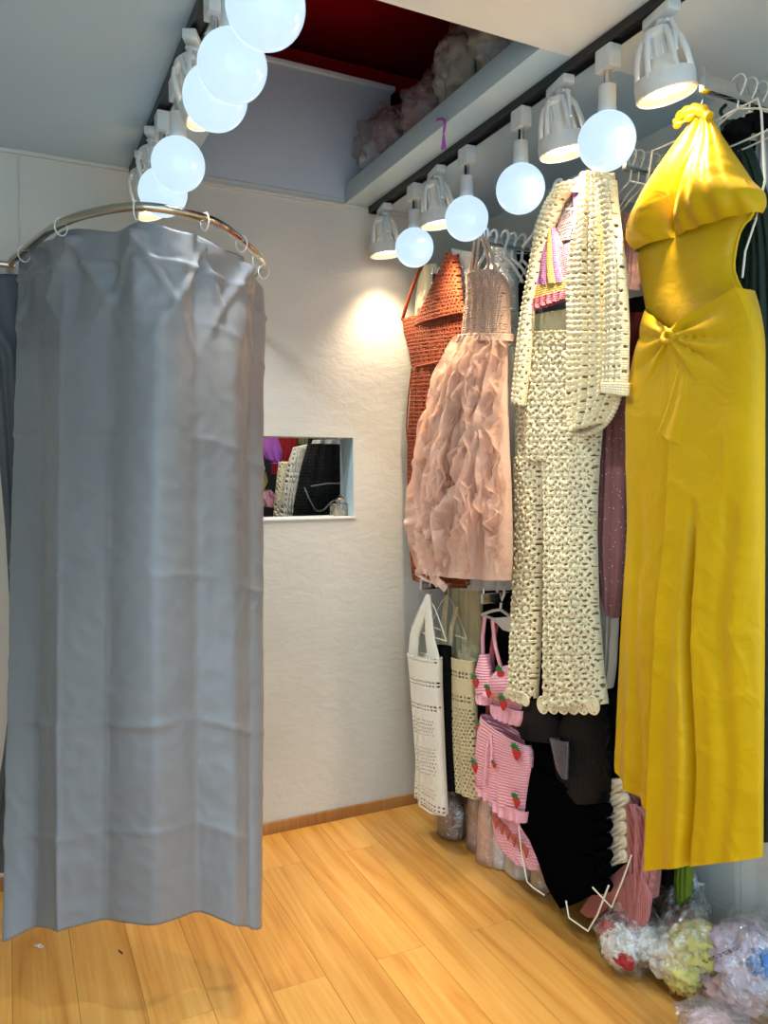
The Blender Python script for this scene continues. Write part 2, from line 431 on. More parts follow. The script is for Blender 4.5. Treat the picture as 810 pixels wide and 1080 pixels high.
# back wall with the opening, its upper part is the grey loft panel
wb = MB()
wb.box(XL, OX0, YB, YB + WT, 0, ZC + 0.02).box(OX1, XR + 0.1, YB, YB + WT, 0, ZC + 0.02)
wb.box(OX0, OX1, YB, YB + WT, 0, OZ0).box(OX0, OX1, YB, YB + WT, OZ1, ZC + 0.02)
struct('wall_back', wb, W_WALL)
struct('wall_right', MB().box(XR, XR + 0.1, YF, YB, 0, ZC + 0.03), W_SIDE)
struct('wall_left', MB().box(XL - 0.1, XL, YF, YB + WT, 0, ZC + 0.03), W_SIDE)
struct('trim_1', MB().box(0.048, 0.052, YB - 0.004, YB, 0, ZC - 0.012, 0.001), W_WALL)       # panel joint on the back wall
struct('trim_2', MB().box(XL, XR, YB - 0.012, YB, ZC - 0.012, ZC, 0.002), W_WALL)
sill = struct('window_1', MB().box(OX0 - 0.004, OX1 + 0.004, YB - 0.006, YB + WT, OZ0 - 0.006, OZ0 + 0.001, 0.001), plain('sill_white', rgb(232, 232, 226), 0.4))
struct('jamb', MB().box(OX1 - 0.003, OX1 + 0.001, YB + 0.001, YB + WT, OZ0 + 0.001, OZ1, 0.0005), plain('jamb_blue_grey', rgb(176, 196, 200), 0.4), sill)
struct('baseboard_back', MB().box(XL, XR, YB - 0.012, YB, 0, 0.044, 0.003), SKIRT)
for k, y in enumerate((0.2, 1.40, 2.2)):
    struct('trim_%d' % (k + 3), MB().box(XR - 0.001, XR, y, y + 0.003, 0.0, ZC, 0.0008), W_SIDE)   # panel joints on the right wall
# ceiling: left side, near side, right soffit, with edge beams along the opening
struct('ceiling', MB().box(XL, XT_L + 0.03, YF, YB, ZC, ZC + 0.05), W_CEIL)
struct('ceiling', MB().box(XT_L + 0.03, XR, YF, HY0, ZC + 0.001, ZC + 0.05), W_NEAR)
struct('ceiling', MB().box(XT_R - 0.0, XR, HY0, YB, ZC + 0.001, ZC + 0.05), W_CEIL)
struct('trim_6', MB().box(XT_L + 0.03, HX0, HY0, YB, ZC, ZC + 0.07, 0.002), W_BEAM)
struct('trim_7', MB().box(HX1, XT_R, HY0, YB, ZC, ZC + 0.07, 0.002), W_BEAM)
# loft above the opening
ZL = 2.822
struct('wall_loft', MB().box(-0.6, 1.345, YB - 0.002, YB + 0.05, ZC + 0.021, ZL), W_LOFT)
rag = MB()
for i in range(12):
    z0 = ZC + 0.03 + i * (ZL - ZC - 0.05) / 12; rag.box(1.345, 1.352 + random.uniform(0, 0.018), YB, YB + 0.045, z0, z0 + 0.038)
struct('wall_loft_edge', rag, W_LOFT)
struct('trim_8', MB().box(-0.6, 1.37, YB - 0.012, YB + 0.055, ZL - 0.012, ZL + 0.006, 0.004), W_NEAR)
deck = struct('ceiling_loft', MB().box(-1.2, 2.6, 0.6, 4.2, 3.06, 3.12), W_RED)
struct('trim_9', MB().box(-1.2, 2.6, YB + 0.16, YB + 0.20, 2.90, 2.97, 0.004), W_RED)
struct('trim_10', MB().box(0.90, 0.97, 0.6, YB + 0.16, 2.99, 3.058, 0.004), W_RED)
lw = MB().box(-1.25, -1.2, 0.6, 4.2, ZC + 0.05, 3.3).box(2.55, 2.6, 0.6, 4.2, ZC + 0.05, 3.3).box(-1.2, 2.55, 4.15, 4.2, ZC + 0.05, 3.3).box(-1.2, 2.55, 0.6, 0.65, ZC + 0.05, 3.3)
lw.box(XR + 0.0, 2.55, 0.65, 4.15, ZC + 0.05, ZC + 0.07).box(-1.2, 2.55, YB + WT, 4.15, ZC + 0.05, ZC + 0.07)
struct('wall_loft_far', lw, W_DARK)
# neighbouring stall behind the opening
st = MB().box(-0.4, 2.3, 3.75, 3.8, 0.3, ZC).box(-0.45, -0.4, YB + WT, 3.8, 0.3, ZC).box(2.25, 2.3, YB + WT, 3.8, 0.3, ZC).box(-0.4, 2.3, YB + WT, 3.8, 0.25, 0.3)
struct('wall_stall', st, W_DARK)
struct('ceiling_stall', MB().box(-0.45, 2.3, YB + WT, 3.8, ZC - 0.02, ZC + 0.03), W_CEIL)

# ------------------------------------------------------------------ lamps on the two tracks
def track(x, label, y0=-0.6, y1=2.70):
    t = thing('light_track', label, 'light track', (x, (y0 + y1) / 2, ZC - 0.02))
    obj('rail', MB().box(x - 0.017, x + 0.017, y0, y1, ZC - 0.020, ZC - 0.0003, 0.002), BLACK_P, t)
    for q in (-1, 1): obj('lip', MB().box(x + q * 0.017 - 0.002, x + q * 0.017 + 0.002, y0, y1, ZC - 0.026, ZC - 0.0195, 0.0006), BLACK_P, t)
    obj('end_cap', MB().box(x - 0.019, x + 0.019, y1 - 0.001, y1 + 0.012, ZC - 0.027, ZC - 0.0003, 0.002), BLACK_P, t)
track(XT_R, 'black lamp track along the beam over the hanging clothes')
track(XT_L, 'black lamp track over the grey fitting room curtain')
ZT = ZC - 0.026
GR = 0.066
def make_globe(label, group, loc):
    t = thing('globe_lamp', label, 'lamp', (0, 0, 0), group)
    obj('track_adapter', MB().box(-0.017, 0.017, -0.026, 0.026, -0.052, 0.0, 0.004), LAMPBODY, t)
    obj('swivel_joint', MB().lathe([(0.0085, -0.052), (0.0085, -0.086)], 16), CHROME, t)
    obj('socket', MB().lathe([(0.012, -0.084), (0.020, -0.087), (0.0205, -0.128), (0.0215, -0.145), (0.0185, -0.149)], 24), LAMPBODY, t)
    pr = [(0.017, -0.146), (0.0185, -0.150), (0.016, -0.154)]
    cz = -0.211
    a0 = math.asin(0.018 / GR)
    for i in range(25):
        a = a0 + (PI - a0) * i / 24; pr.append((max(GR * math.sin(a), 0.0), cz + GR * math.cos(a)))
    obj('globe', MB().lathe(pr, 40), GLOBE, t, ang=None)
    t.location = loc
    return t
def make_spot(label, group, loc, aim, rz=0.0, power=1.0, col=None):
    """aim: tilt of the lamp head about its pivot (radians), around the local Y axis, +: towards +X"""
    t = thing('spot_lamp', label, 'lamp', (0, 0, 0), group)
    obj('track_adapter', MB().box(-0.016, 0.016, -0.045, 0.045, -0.022, 0.0, 0.004), LAMPBODY, t)
    b = MB().lathe([(0.011, -0.022), (0.011, -0.034)], 16)
    b.box(-0.012, 0.012, -0.034, 0.034, -0.040, -0.033, 0.002)
    for q in (-1, 1): b.tube([(0, q * 0.032, -0.036), (0, q * 0.046, -0.06), (0, q * 0.05, -0.105)], [0.006, 0.006, 0.005], 8)
    obj('bracket', b, LAMPBODY, t)
    R = Matrix.Translation((0, 0, -0.085)) @ Matrix.Rotation(-aim, 4, 'Y') @ Matrix.Translation((0, 0, 0.085))
    def hb(prof, n=32, cap=True): return MB().lathe(prof, n, M=R, cap=cap)
    def tr(mb):
        mb.v = [tuple(R @ Vector(p)) for p in mb.v]; return mb
    hub = hb([(0.012, -0.040), (0.030, -0.043), (0.034, -0.050), (0.034, -0.056), (0.024, -0.060), (0.024, -0.105), (0.030, -0.118), (0.034, -0.140), (0.034, -0.152)])
    hubo = obj('heat_sink', hub, LAMPBODY, t)
    for k in range(12):
        a = 2 * PI * k / 12
        sl = MB().box(0.0235, 0.0275, -0.0022, 0.0022, -0.100, -0.066, 0.0006); c, s = math.cos(a), math.sin(a)
        sl.v = [(x * c - y * s, x * s + y * c, z) for x, y, z in sl.v]
        obj('fin', tr(sl), LAMPBODY, hubo)
    for k in range(6):
        a = 2 * PI * k / 6 + 0.3
        p = [(0.033, -0.053), (0.043, -0.07), (0.051, -0.10), (0.0575, -0.145)]
        pts = [tuple(R @ Vector((r * math.cos(a), r * math.sin(a), z))) for r, z in p]
        obj('rib', MB().tube(pts, [0.006, 0.0065, 0.0065, 0.006], 8), LAMPBODY, t)
    obj('rim', hb([(0.054, -0.135), (0.0605, -0.137), (0.0635, -0.150), (0.0635, -0.176), (0.060, -0.178), (0.057, -0.172), (0.053, -0.150), (0.053, -0.136), (0.054, -0.135)], 36, False), LAMPBODY, t)
    lo = obj('reflector', hb([(0.0, -0.158), (0.046, -0.160), (0.056, -0.1735), (0.0575, -0.1735)], 36, False), LENS, t)
    for k in range(5):
        a = 2 * PI * k / 5; r = 0.029
        m = MB().lathe([(0.0, -0.1665), (0.013, -0.1662), (0.0165, -0.163), (0.0165, -0.157)], 14, (r * math.cos(a), r * math.sin(a), 0)) 
        obj('led', tr(m), LED, lo)
    t.location = loc; t.rotation_euler = (0, 0, rz)
    L = bpy.data.lights.new('spot_beam', 'SPOT'); L.energy = SPOT_W * power; L.color = col or SPOT_COL; L.spot_size = math.radians(105); L.spot_blend = 1.0; L.shadow_soft_size = 0.03
    lo2 = bpy.data.objects.new('spot_beam', L); COL.objects.link(lo2); lo2.parent = t
    M4 = R @ Matrix.Translation((0, 0, -0.19)); lo2.matrix_local = M4
    return t

gy_r = [2.377, 2.041, 1.766, 1.429]
gl_r = ['opal globe lamp nearest the back wall above the rust dress', 'second opal globe lamp from the back wall on the clothes track',
        'opal globe lamp above the gap beside the cream crochet set', 'large opal globe lamp right beside the yellow halter dress']
g0 = None
for y, l in zip(gy_r, gl_r):
    if g0 is None: g0 = make_globe(l, 'globe lamps on the clothes track', (XT_R, y, ZT))
    else: dup(g0, (XT_R, y, ZT), label=l)
gy_l = [1.272, 1.483, 1.618, 2.003, 2.216]
gl_l = ['opal globe lamp cut off by the top picture edge', 'opal globe lamp second from the top in the curtain row', 'opal globe lamp in the middle of the curtain row',
        'opal globe lamp hanging above the curved curtain rail', 'small opal globe lamp half hidden behind the curtain rail']
for y, l in zip(gy_l, gl_l): dup(g0, (XT_L, y, ZT), label=l, group='globe lamps on the curtain track')
for x, y in ((XT_R, 0.75), (XT_R, 0.1), (XT_L, 0.65), (XT_L, 0.0)): dup(g0, (x, y, ZT), label='added opal globe lamp, out of view on the near part of the track', group='added globe lamps out of view')  # extra globes out of view, added for fill light
sp = [(XT_R, 2.615, 0.12, 'white caged spot lamp at the far end of the clothes track'), (XT_R, 2.227, 0.14, 'white caged spot lamp between the two farthest globes'),
      (XT_R, 1.602, 0.16, 'white caged spot lamp just left of the largest globe lamp'), (XT_R, 1.267, 0.20, 'large white caged spot lamp above the yellow dress')]
for x, y, a, l in sp: make_spot(l, 'spot lamps on the clothes track', (x, y, ZT), a, -0.15, 0.55 if y > 2.5 else (0.75 if y < 1.3 else 1.0))
sp = [(XT_L, 1.81, 0.42, 'white spot lamp near the middle curtain globe, face lit'), (XT_L, 2.345, 0.40, 'white spot lamp left of the globe over the curtain rail'), (XT_L, 2.53, 0.40, 'white spot lamp lowest in the curtain row')]
for x, y, a, l in sp: make_spot(l, 'spot lamps on the curtain track', (x, y, ZT), a, -0.45, 0.6, SPOT_COOL)
for x, y, a in ((XT_R, 0.45, 0.3), (XT_L, 0.35, -0.3), (XT_L, 1.0, -0.15)): make_spot('added white spot lamp, out of view on the near part of the track', 'added spot lamps out of view', (x, y, ZT), a, 0.0, 1.0, SPOT_COOL)  # extra spots out of view, added to light the curtain and floor

# ------------------------------------------------------------------ fitting-room rail and curtains
ZRAIL = 1.95
front = [onZ(x, y, ZRAIL) for x, y in [(25, 265), (60, 238), (100, 224), (150, 218), (200, 226), (240, 242), (278, 280)]]
pathr = [np.array([0.02, YB - 0.004, ZRAIL]), np.array([0.02, 2.5, ZRAIL])] + front + [np.array([0.70, 2.42, ZRAIL]), np.array([0.70, YB - 0.004, ZRAIL])]
rp = spline(pathr, 120)
rail = thing('curtain_rail', 'curved polished steel rail holding the grey curtain', 'curtain rail', (0.35, 2.2, ZRAIL))
obj('bar', MB().tube(rp, 0.0105, 12), BRASSY, rail)
for x in (0.02, 0.70):
    obj('wall_flange', MB().lathe([(0.026, 0.0), (0.026, 0.006), (0.014, 0.012)], 20, (x, YB - 0.002, ZRAIL), Matrix.Rotation(PI / 2, 4, 'X')), BRASSY, rail)
CURT = fabric('curtain_satin', rgb(131, 132, 134), 0.42, 0.94, wrinkle=0.35, wscale=9, sheen=0.05, spec=0.5, weave=0.05)

def curtain():
    nu, nv = 200, 230
    top = [(24, 271), (34, 258), (60, 247), (100, 239), (150, 236), (200, 243), (232, 257), (260, 279), (273, 300), (270, 318)]
    tw = [2.30, 2.18, 1.98, 1.84, 1.77, 1.81, 1.92, 2.06, 2.2, 2.32]
    bot = [(11, 990), (17, 988), (48, 980), (84, 974), (133, 970), (185, 968), (226, 969), (256, 976), (268, 980), (270, 968)]
    bw = [1.90, 1.88, 1.86, 1.85, 1.84, 1.86, 1.89, 1.93, 1.96, 2.08]
    A = np.array(spline([atw(*p, w) for p, w in zip(top, tw)], nu)); B = np.array(spline([atw(*p, w) for p, w in zip(bot, bw)], nu))
    s = np.linspace(0, 1, nu); t = np.linspace(0, 1, nv)
    S, T = np.meshgrid(s, t)
    K = T + 0.10 * np.sin(PI * T) * 0        # straight hang
    P = A[None] * (1 - K[..., None]) + B[None] * K[..., None]
    tan = np.gradient(P, axis=1); nrm = np.cross(tan, np.array([0, 0, 1.0])); nrm /= np.linalg.norm(nrm, axis=2, keepdims=True)
    if (nrm[nv // 2, nu // 2] @ _f) > 0: nrm = -nrm
    d = np.zeros_like(S)
    # box pleats left by the packing folds: sharp creases at fixed columns
    cr = np.array([0.0, 0.06, 0.155, 0.275, 0.385, 0.50, 0.61, 0.72, 0.83, 0.93, 1.0])
    hh = np.array([0.0, 0.018, -0.022, 0.030, -0.020, 0.022, -0.022, 0.024, -0.016, 0.016, 0.0])
    wob = 0.012 * np.sin(3.1 * T + 1) 
    d += np.interp(S + wob * np.sin(PI * S), cr, hh) * (0.75 + 0.25 * T)
    d += 0.012 * np.sin(2 * PI * (2.2 * S + 0.15 * T) + 0.8) * (0.5 + 0.4 * T)
    # horizontal packing creases
    for tz, a in ((0.13, 0.004), (0.30, 0.006), (0.50, 0.006), (0.715, 0.009), (0.87, 0.006)):
        d += a * np.exp(-np.abs(T - tz - 0.006 * np.sin(9 * S)) / 0.0045) * (0.6 + 0.4 * np.sin(23 * S + tz * 40))
    # crumples near crossings and loose swags under the header
    for i in range(nv):
        for j in range(0, nu):
            q = Vector((S[i, j] * 7, T[i, j] * 11, 3.3)); a = mnoise.noise(q); b = mnoise.noise(q * 2.7)
            d[i, j] += 0.0050 * (0.5 - abs(a)) + 0.0040 * (0.4 - abs(b))
    hooks = np.array([0.02, 0.15, 0.29, 0.44, 0.60, 0.74, 0.86, 0.97])
    dist = np.min(np.abs(S[..., None] - hooks), axis=2)
    swag = np.clip(dist / 0.07, 0, 1)
    d += 0.042 * (swag - 0.5) * np.exp(-((T - 0.075) / 0.06) ** 2) * np.sin(2 * PI * S * 3.3 + 2)
    for hk in (0.15, 0.29, 0.44, 0.60, 0.74):       # diagonal pull folds running down from the hooks
        for sg in (-1, 1):
            line = np.abs((S - hk) - sg * (T - 0.02) * 0.9); d += 0.016 * np.exp(-(line / 0.012) ** 2) * np.exp(-(T / 0.11) ** 2) * (T > 0.01)
    d += 0.008 * np.exp(-((T - 0.052) / 0.004) ** 2)       # header seam
    for c_ in cr[1:-1]: d += 0.0045 * np.exp(-np.abs(S + wob * np.sin(PI * S) - c_) / 0.0035) * (1 if c_ * 100 % 2 else -0.6) * np.clip((T - 0.06) * 8, 0, 1)
    d *= np.clip(S / 0.06, 0.1, 1) * np.clip((1 - S) / 0.12, 0.1, 1)
    P = P + nrm * d[..., None]
    P[..., 2] -= 0.012 * (swag * np.exp(-(T / 0.03) ** 2))
    uv = np.stack([S * 0.9, -T * 1.75], 2).reshape(-1, 2)
    I = np.arange(nv * nu).reshape(nv, nu); F = np.stack([I[:-1, :-1], I[1:, :-1], I[1:, 1:], I[:-1, 1:]], -1).reshape(-1, 4)
    ct = thing('fitting_room_curtain', 'grey satin fitting room curtain hanging from the curved rail', 'curtain', (0.33, 1.95, 0.22))
    solid(obj('cloth', (P.reshape(-1, 3), F, uv), CURT, ct, ang=None), 0.0015)
    for hk in hooks:                                  # rings round the rail
        j = int(hk * (nu - 1)); p = P[0, j]
        q = min(rp, key=lambda a: (a[0] - p[0]) ** 2 + (a[1] - p[1]) ** 2)
        i = [k for k in range(len(rp)) if rp[k] is q][0]; tg = rp[min(i + 1, 119)] - rp[max(i - 1, 0)]; tg = tg / np.linalg.norm(tg)
        side = np.cross(tg, [0, 0, 1]); ring = []
        for k in range(25):
            a = 2 * PI * k / 24; ring.append(q + side * 0.0155 * math.cos(a) + np.array([0, 0, 1]) * (0.021 * math.sin(a) - 0.008))
        tag(obj('curtain_ring', MB().tube(ring, 0.0016, 6, False), WHITE_P), 'small white plastic ring hooking the grey curtain to its rail', 'curtain ring', 'rings on the curtain rail')
curtain()
# second curtain further left, drawn open
pl2 = Plane(0, 2.42, PI / 2)
class _P2:
    n = np.array([0.0, -1.0, 0.0])
    def __call__(s, x, y): return onY(x, y, 2.50)
rows = [(290, -90, 31), (340, -60, 33), (370, -14, 34), (450, -4, 33), (560, 6, 32), (650, 11, 30), (760, 8, 30), (800, 3, 30), (840, -5, 30), (917, -22, 31)]
c2 = thing('fitting_room_curtain', 'darker grey curtain edge behind the left side of the main curtain', 'curtain', (-0.05, 2.4, 0.15))
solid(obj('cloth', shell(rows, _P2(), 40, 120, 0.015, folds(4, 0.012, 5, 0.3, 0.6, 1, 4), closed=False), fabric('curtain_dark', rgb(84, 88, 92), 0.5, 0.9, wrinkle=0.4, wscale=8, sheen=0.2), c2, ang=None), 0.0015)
tag(obj('curtain_rail', MB().tube([(0.03, 2.50, ZRAIL - 0.004), (-0.5, 2.50, ZRAIL - 0.004), (-1.24, 2.50, ZRAIL - 0.004)], 0.0095, 10), BRASSY), 'straight steel rail of the curtain at the left edge', 'curtain rail')

# ------------------------------------------------------------------ hanging arms on the right wall
ZA = 2.075
ARMS = {}
def arm(key, y, z, label, x0=1.262):
    t = thing('display_arm', label, 'display arm', (XR, y, z), 'chrome arms holding the clothes')
    obj('bar', MB().box(x0, XR - 0.004, y - 0.008, y + 0.008, z - 0.016, z + 0.016, 0.002), CHROME, t)
    obj('wall_plate', MB().box(XR - 0.005, XR, y - 0.02, y + 0.02, z - 0.05, z + 0.05, 0.002), CHROME, t)
    obj('stop_pin', MB().tube([(x0 + 0.006, y, z + 0.010), (x0 + 0.006, y, z + 0.034)], 0.004, 10), CHROME, t)
    ARMS[key] = (y, z)
arm('yellow', 1.195, 2.158, 'chrome wall arm carrying the yellow dress', 1.315)
arm('mid', 1.50, 2.115, 'chrome wall arm full of wire hangers beside the yellow dress', 1.39)
arm('crochet', 1.735, 2.11, 'chrome wall arm carrying the cream crochet set', 1.365)
arm('pink', 2.04, 2.06, 'chrome wall arm carrying the pink tulle dress', 1.33)
arm('rust', 2.435, 2.04, 'chrome wall arm carrying the rust crochet dress', 1.37)
arm('low_white', 2.42, 0.945, 'low chrome arm carrying the crochet vest tops', 1.32)
arm('low_pink', 2.08, 0.943, 'low chrome arm carrying the strawberry bikini', 1.36)
arm('low_black', 1.76, 0.937, 'low chrome arm carrying the black swimsuit', 1.38)

def hanger(x, y, z, label, mat=None, half=0.15, drop=0.10, r=0.0022, neck=0.03, group='hangers on the arms', bar=True, tilt=0.0):
    """hook over an arm of height z at (x, y)"""
    mat = mat or WIRE
    t = thing('clothes_hanger', label, 'hanger', (x, y, z - 0.1), group)
    hk = []
    R = 0.020
    for k in range(15):
        a = math.radians(-35 + k * 250 / 14); hk.append((x, y + R * math.cos(a), z + 0.020 - R * 0.05 + R * math.sin(a) ))
    hk = hk + [(x, y - 0.004, z - 0.010), (x, y, z - 0.02 - neck)]
    obj('hook', MB().tube(hk, r * 0.9, 8), mat, t)
    zb = z - 0.02 - neck
    pts = [(x, y, zb)]
    b = MB()
    for s in (-1, 1):
        b.tube(spline([(x, y, zb), (x + tilt * s, y + s * half * 0.45, zb - drop * 0.36), (x + 2 * tilt * s, y + s * half, zb - drop)], 12), r, 8)
    obj('shoulder', b, mat, t)
    if bar: obj('cross_bar', MB().tube([(x - 2 * tilt, y - half, zb - drop), (x, y, zb - drop - 0.004), (x + 2 * tilt, y + half, zb - drop)], r, 8), mat, t)
    return t

# ------------------------------------------------------------------ fabrics
YEL = fabric('mustard_satin', rgb(208, 165, 0), 0.46, 0.92, wrinkle=0.55, wscale=12, sheen=0.05, spec=0.22, weave=0.05)
RUST = fabric('rust_crochet', rgb(142, 58, 16), 0.85, 0.8, knit=(0.008, 0.006), kstr=0.6)
TUL = fabric('pink_tulle', rgb(234, 198, 176), 0.75, 0.92, wrinkle=0.5, wscale=40, alpha=0.72, trans=0.35)
TULB = fabric('pink_lining', rgb(220, 180, 156), 0.7, 0.9, wrinkle=0.5, wscale=20)
PKNIT = fabric('blush_knit', rgb(222, 184, 160), 0.9, 0.85, knit=(0.006, 0.006), kstr=0.7)
WLACE = fabric('white_lace', rgb(226, 226, 220), 0.85, 0.85, knit=(0.009, 0.009), kstr=0.6)
WTUL = fabric('white_tulle', rgb(220, 222, 222), 0.75, 0.9, wrinkle=0.6, wscale=30, alpha=0.75, trans=0.3)
CROC = fabric('cream_crochet', rgb(250, 237, 196), 0.9, 0.92, knit=(0.0055, 0.0055), kstr=0.5, kmix=0.25)
CLIN = fabric('cream_satin_band', rgb(232, 218, 170), 0.5, 0.92, wrinkle=0.5, wscale=40)
WCRO = fabric('white_cotton_crochet', rgb(242, 236, 216), 0.9, 0.92, knit=(0.006, 0.005), kstr=0.6, kmix=0.3)
OLIV = fabric('beige_crochet', rgb(218, 203, 156), 0.9, 0.9, knit=(0.006, 0.005), kstr=0.6, kmix=0.3)
BLK = fabric('black_cotton', rgb(9, 9, 10), 0.85, 0.8, wrinkle=0.4, sheen=0.0, spec=0.12)
BLKS = fabric('black_swim_fabric', rgb(7, 8, 9), 0.7, 0.8, wrinkle=0.25, wscale=14, spec=0.0, sheen=0.0)
SEQ = fabric('black_ribbed_mesh', rgb(10, 10, 12), 0.4, 0.6, knit=(0.006, 0), kstr=1.0, spec=0.14, sheen=0.0)
SEQG = fabric('grey_sequins', rgb(70, 72, 84), 0.3, 0.5, glitter=260, spec=0.9)
MAUV = fabric('mauve_glitter', rgb(140, 92, 92), 0.6, 0.8, glitter=90, wrinkle=0.4)
PINK = fabric('pink_rib_knit', rgb(250, 182, 196), 0.85, 0.94, knit=(0, 0.0095), kstr=0.8, kmix=0.38)
PINKR = fabric('pink_ruffle', rgb(250, 184, 198), 0.85, 0.94, knit=(0.006, 0.006), kstr=0.4, kmix=0.2)
CORAL = fabric('coral_knit', rgb(206, 108, 84), 0.85, 0.85, knit=(0, 0.006))
DUSTY = fabric('dusty_pink_rib', rgb(190, 120, 116), 0.8, 0.82, knit=(0.006, 0), kstr=0.6, wrinkle=0.4)
DGREEN = fabric('dark_green_satin', rgb(22, 44, 34), 0.5, 0.8, wrinkle=0.4)
GREY = fabric('pale_grey_cotton', rgb(196, 198, 204), 0.8, 0.9, wrinkle=0.5)
PURP = fabric('purple_satin', rgb(180, 96, 190), 0.5, 0.85)
LILK = fabric('lilac_knit', rgb(176, 120, 172), 0.9, 0.85, knit=(0.006, 0.006), kstr=0.9)
PNKK = fabric('rose_knit', rgb(226, 120, 140), 0.9, 0.85, knit=(0.006, 0.006), kstr=0.9)
YELK = fabric('straw_yellow_knit', rgb(228, 196, 110), 0.9, 0.85, knit=(0.006, 0.006), kstr=0.9)
SILV = fabric('silver_lilac_knit', rgb(150, 140, 150), 0.9, 0.6, knit=(0.007, 0.007), kstr=1.0, col2=rgb(190, 178, 186))
SRED = plain('strawberry_red', rgb(205, 40, 48), 0.7)
SGRN = plain('leaf_green', rgb(36, 120, 56), 0.7)
FILM = film('clear_plastic')
FILM2 = film('milky_plastic', 0.16, (0.97, 0.97, 0.97, 1), 0.3)

def garment(name, label, cat, X, y, z, group=None): return thing(name, label, cat, (X, y, z), group)
def piece(name, sh, mat, par, thick=None, ang=None):
    o = obj(name, sh, mat, par, ang=ang)
    if thick: solid(o, thick)
    return o
def strap(name, pts, pl, r, mat, par, off=0.0, n=14):
    P = [p + pl.n * off for p in spline([pl(*q) for q in pts], n)]
    return obj(name, MB().tube(P, r, 8), mat, par)
def ribbon(P0, wdir, w, amp, fq, seed, taper=True):
    """wavy strip along points P0; wdir = direction of its width, ripples along the third direction"""
    P0 = np.array(P0); k = len(P0); m = 6; V = []; F = []
    tg = np.gradient(P0, axis=0); tg /= np.linalg.norm(tg, axis=1, keepdims=True) + 1e-9
    for i in range(k):
        d = np.array(wdir, float); d = d - tg[i] * (d @ tg[i]); d /= np.linalg.norm(d); nn = np.cross(tg[i], d)
        ww = w * (math.sin(PI * (0.12 + 0.84 * i / (k - 1))) if taper else 1)
        for j in range(m):
            q = j / (m - 1); ph = seed + fq * i
            V.append(P0[i] + d * ww * q + nn * amp * q * (math.sin(ph) + 0.5 * math.sin(2.3 * ph + 1)))
    for i in range(k - 1):
        for j in range(m - 1): F.append((i * m + j, (i + 1) * m + j, (i + 1) * m + j + 1, i * m + j + 1))
    mb = MB(); mb.add(V, F); return mb

# ================================================================== yellow halter dress
XY = 1.36
P = Plane(XY)
yd = garment('halter_dress', 'mustard yellow satin halter dress with a knotted waist and wide legs', 'dress', XY, 1.1, 0.52)
def gather(lo, hi, n, amp, ph=0.0, a0=0.0, a1=1.0):
    def g(s, t, px, py):
        w = np.clip((t - a0) / (a1 - a0), 0, 1)
        return amp * np.sin(2 * PI * n * s + ph + 1.3 * np.sin(5 * s + ph)) * (lo * (1 - w) + hi * w)
    return g
def cupdepth(k): return lambda t: 0.010 + k * max(0, math.sin(min(1, t * 1.12) * PI * 0.62)) ** 1.6 * (1 if t < 0.82 else 1 - 0.55 * ((t - 0.82) / 0.18) ** 2)
piece('cup', shell([(733, 124, 742, 126), (716, 150, 737, 158), (691, 195, 727, 195), (671, 235, 719, 225), (665, 256, 715, 243), (673, 266, 717, 251)], P, 44, 60, cupdepth(0.050), gather(0.8, 0.5, 2.2, 0.004, 0.6)), YEL, yd)
piece('cup', shell([(740, 126, 750, 124), (737, 158, 767, 156), (727, 195, 786, 188), (719, 225, 800, 200), (716, 243, 804, 214), (717, 251, 802, 224)], P, 60, 60, cupdepth(0.056), gather(0.5, 1.0, 4.6, 0.0042, 0.2)), YEL, yd)
piece('midriff', shell([(675, 263, 792, 224), (675, 276, 778, 246), (677, 294, 772, 268), (681, 312, 773, 290), (684, 330, 783, 306), (685, 352, 792, 324), (684, 372, 796, 345)], Plane(XY + 0.022), 50, 50, 0.036, lambda s, t, x, y: 0.003 * np.sin(9 * s - 7 * t) * np.sin(5 * t + 3 * s)), YEL, yd)
def knotfold(s, t, px, py):
    a = np.arctan2(py - 357, px - 726); r = np.hypot(px - 726, py - 357)
    low = np.clip((py - 330) / 30, 0.5, 1)
    f = 0.020 * (np.abs(np.sin(5 * a + 0.4 * np.sin(3 * a))) ** 0.6 - 0.6) * np.exp(-((r - 22) / 26.0) ** 2) * np.where(np.abs(np.sin(a)) < 0.86, 1, 0.25)
    ridge = 0.008 * np.exp(-((r) / 14.0) ** 2)
    return f + ridge + 0.0015 * np.sin(7 * s + 5 * t)
def yspan(y): return (float(np.interp(y, [326, 344, 368, 392, 415, 560, 810], [684, 680, 674, 668, 664, 657, 642])), float(np.interp(y, [305, 324, 350, 380, 560, 905], [789, 796, 803, 806, 806, 804])))
def crumple(px, py):
    o = 0
    for k in range(7):
        a = 0.4 + k * 1.37; q = (px * math.cos(a) + py * math.sin(a) * 0.7) / (17.0 + 3 * k) + 1.8 * np.sin(py / (31.0 + 4 * k) + k) + 1.2 * np.sin(px / (14.0 + k) + 2 * k)
        o = o + np.exp(-(np.sin(q) / 0.22) ** 2) * (0.5 + 0.5 * np.sin(px / 23.0 + py / 61.0 + k * 2))
    return 0.0013 * o * np.clip((py - 400) / 100, 0, 1)
def groove(px, py, lines):
    o = 0
    for x0, y0, x1, y1, w, a in lines:
        xc = x0 + (x1 - x0) * np.clip((py - y0) / (y1 - y0), 0, 1.2); o = o - a * np.exp(-((px - xc) / w) ** 2) * np.clip((py - y0) / 90, 0, 1)
    return o
def legf(seed, amp, step=0.0, lines=()):
    f = folds(3, amp, seed, 0.10, 0.0, 1.0, 2.6)
    return lambda s, t, px, py: f(s, t, px, py) * np.clip((py - 430) / 200, 0, 1) + knotfold(s, t, px, py) - step * np.clip((py - 440) / 120, 0, 1) + groove(px + 3 * np.sin(py / 47), py, lines) + crumple(px, py)
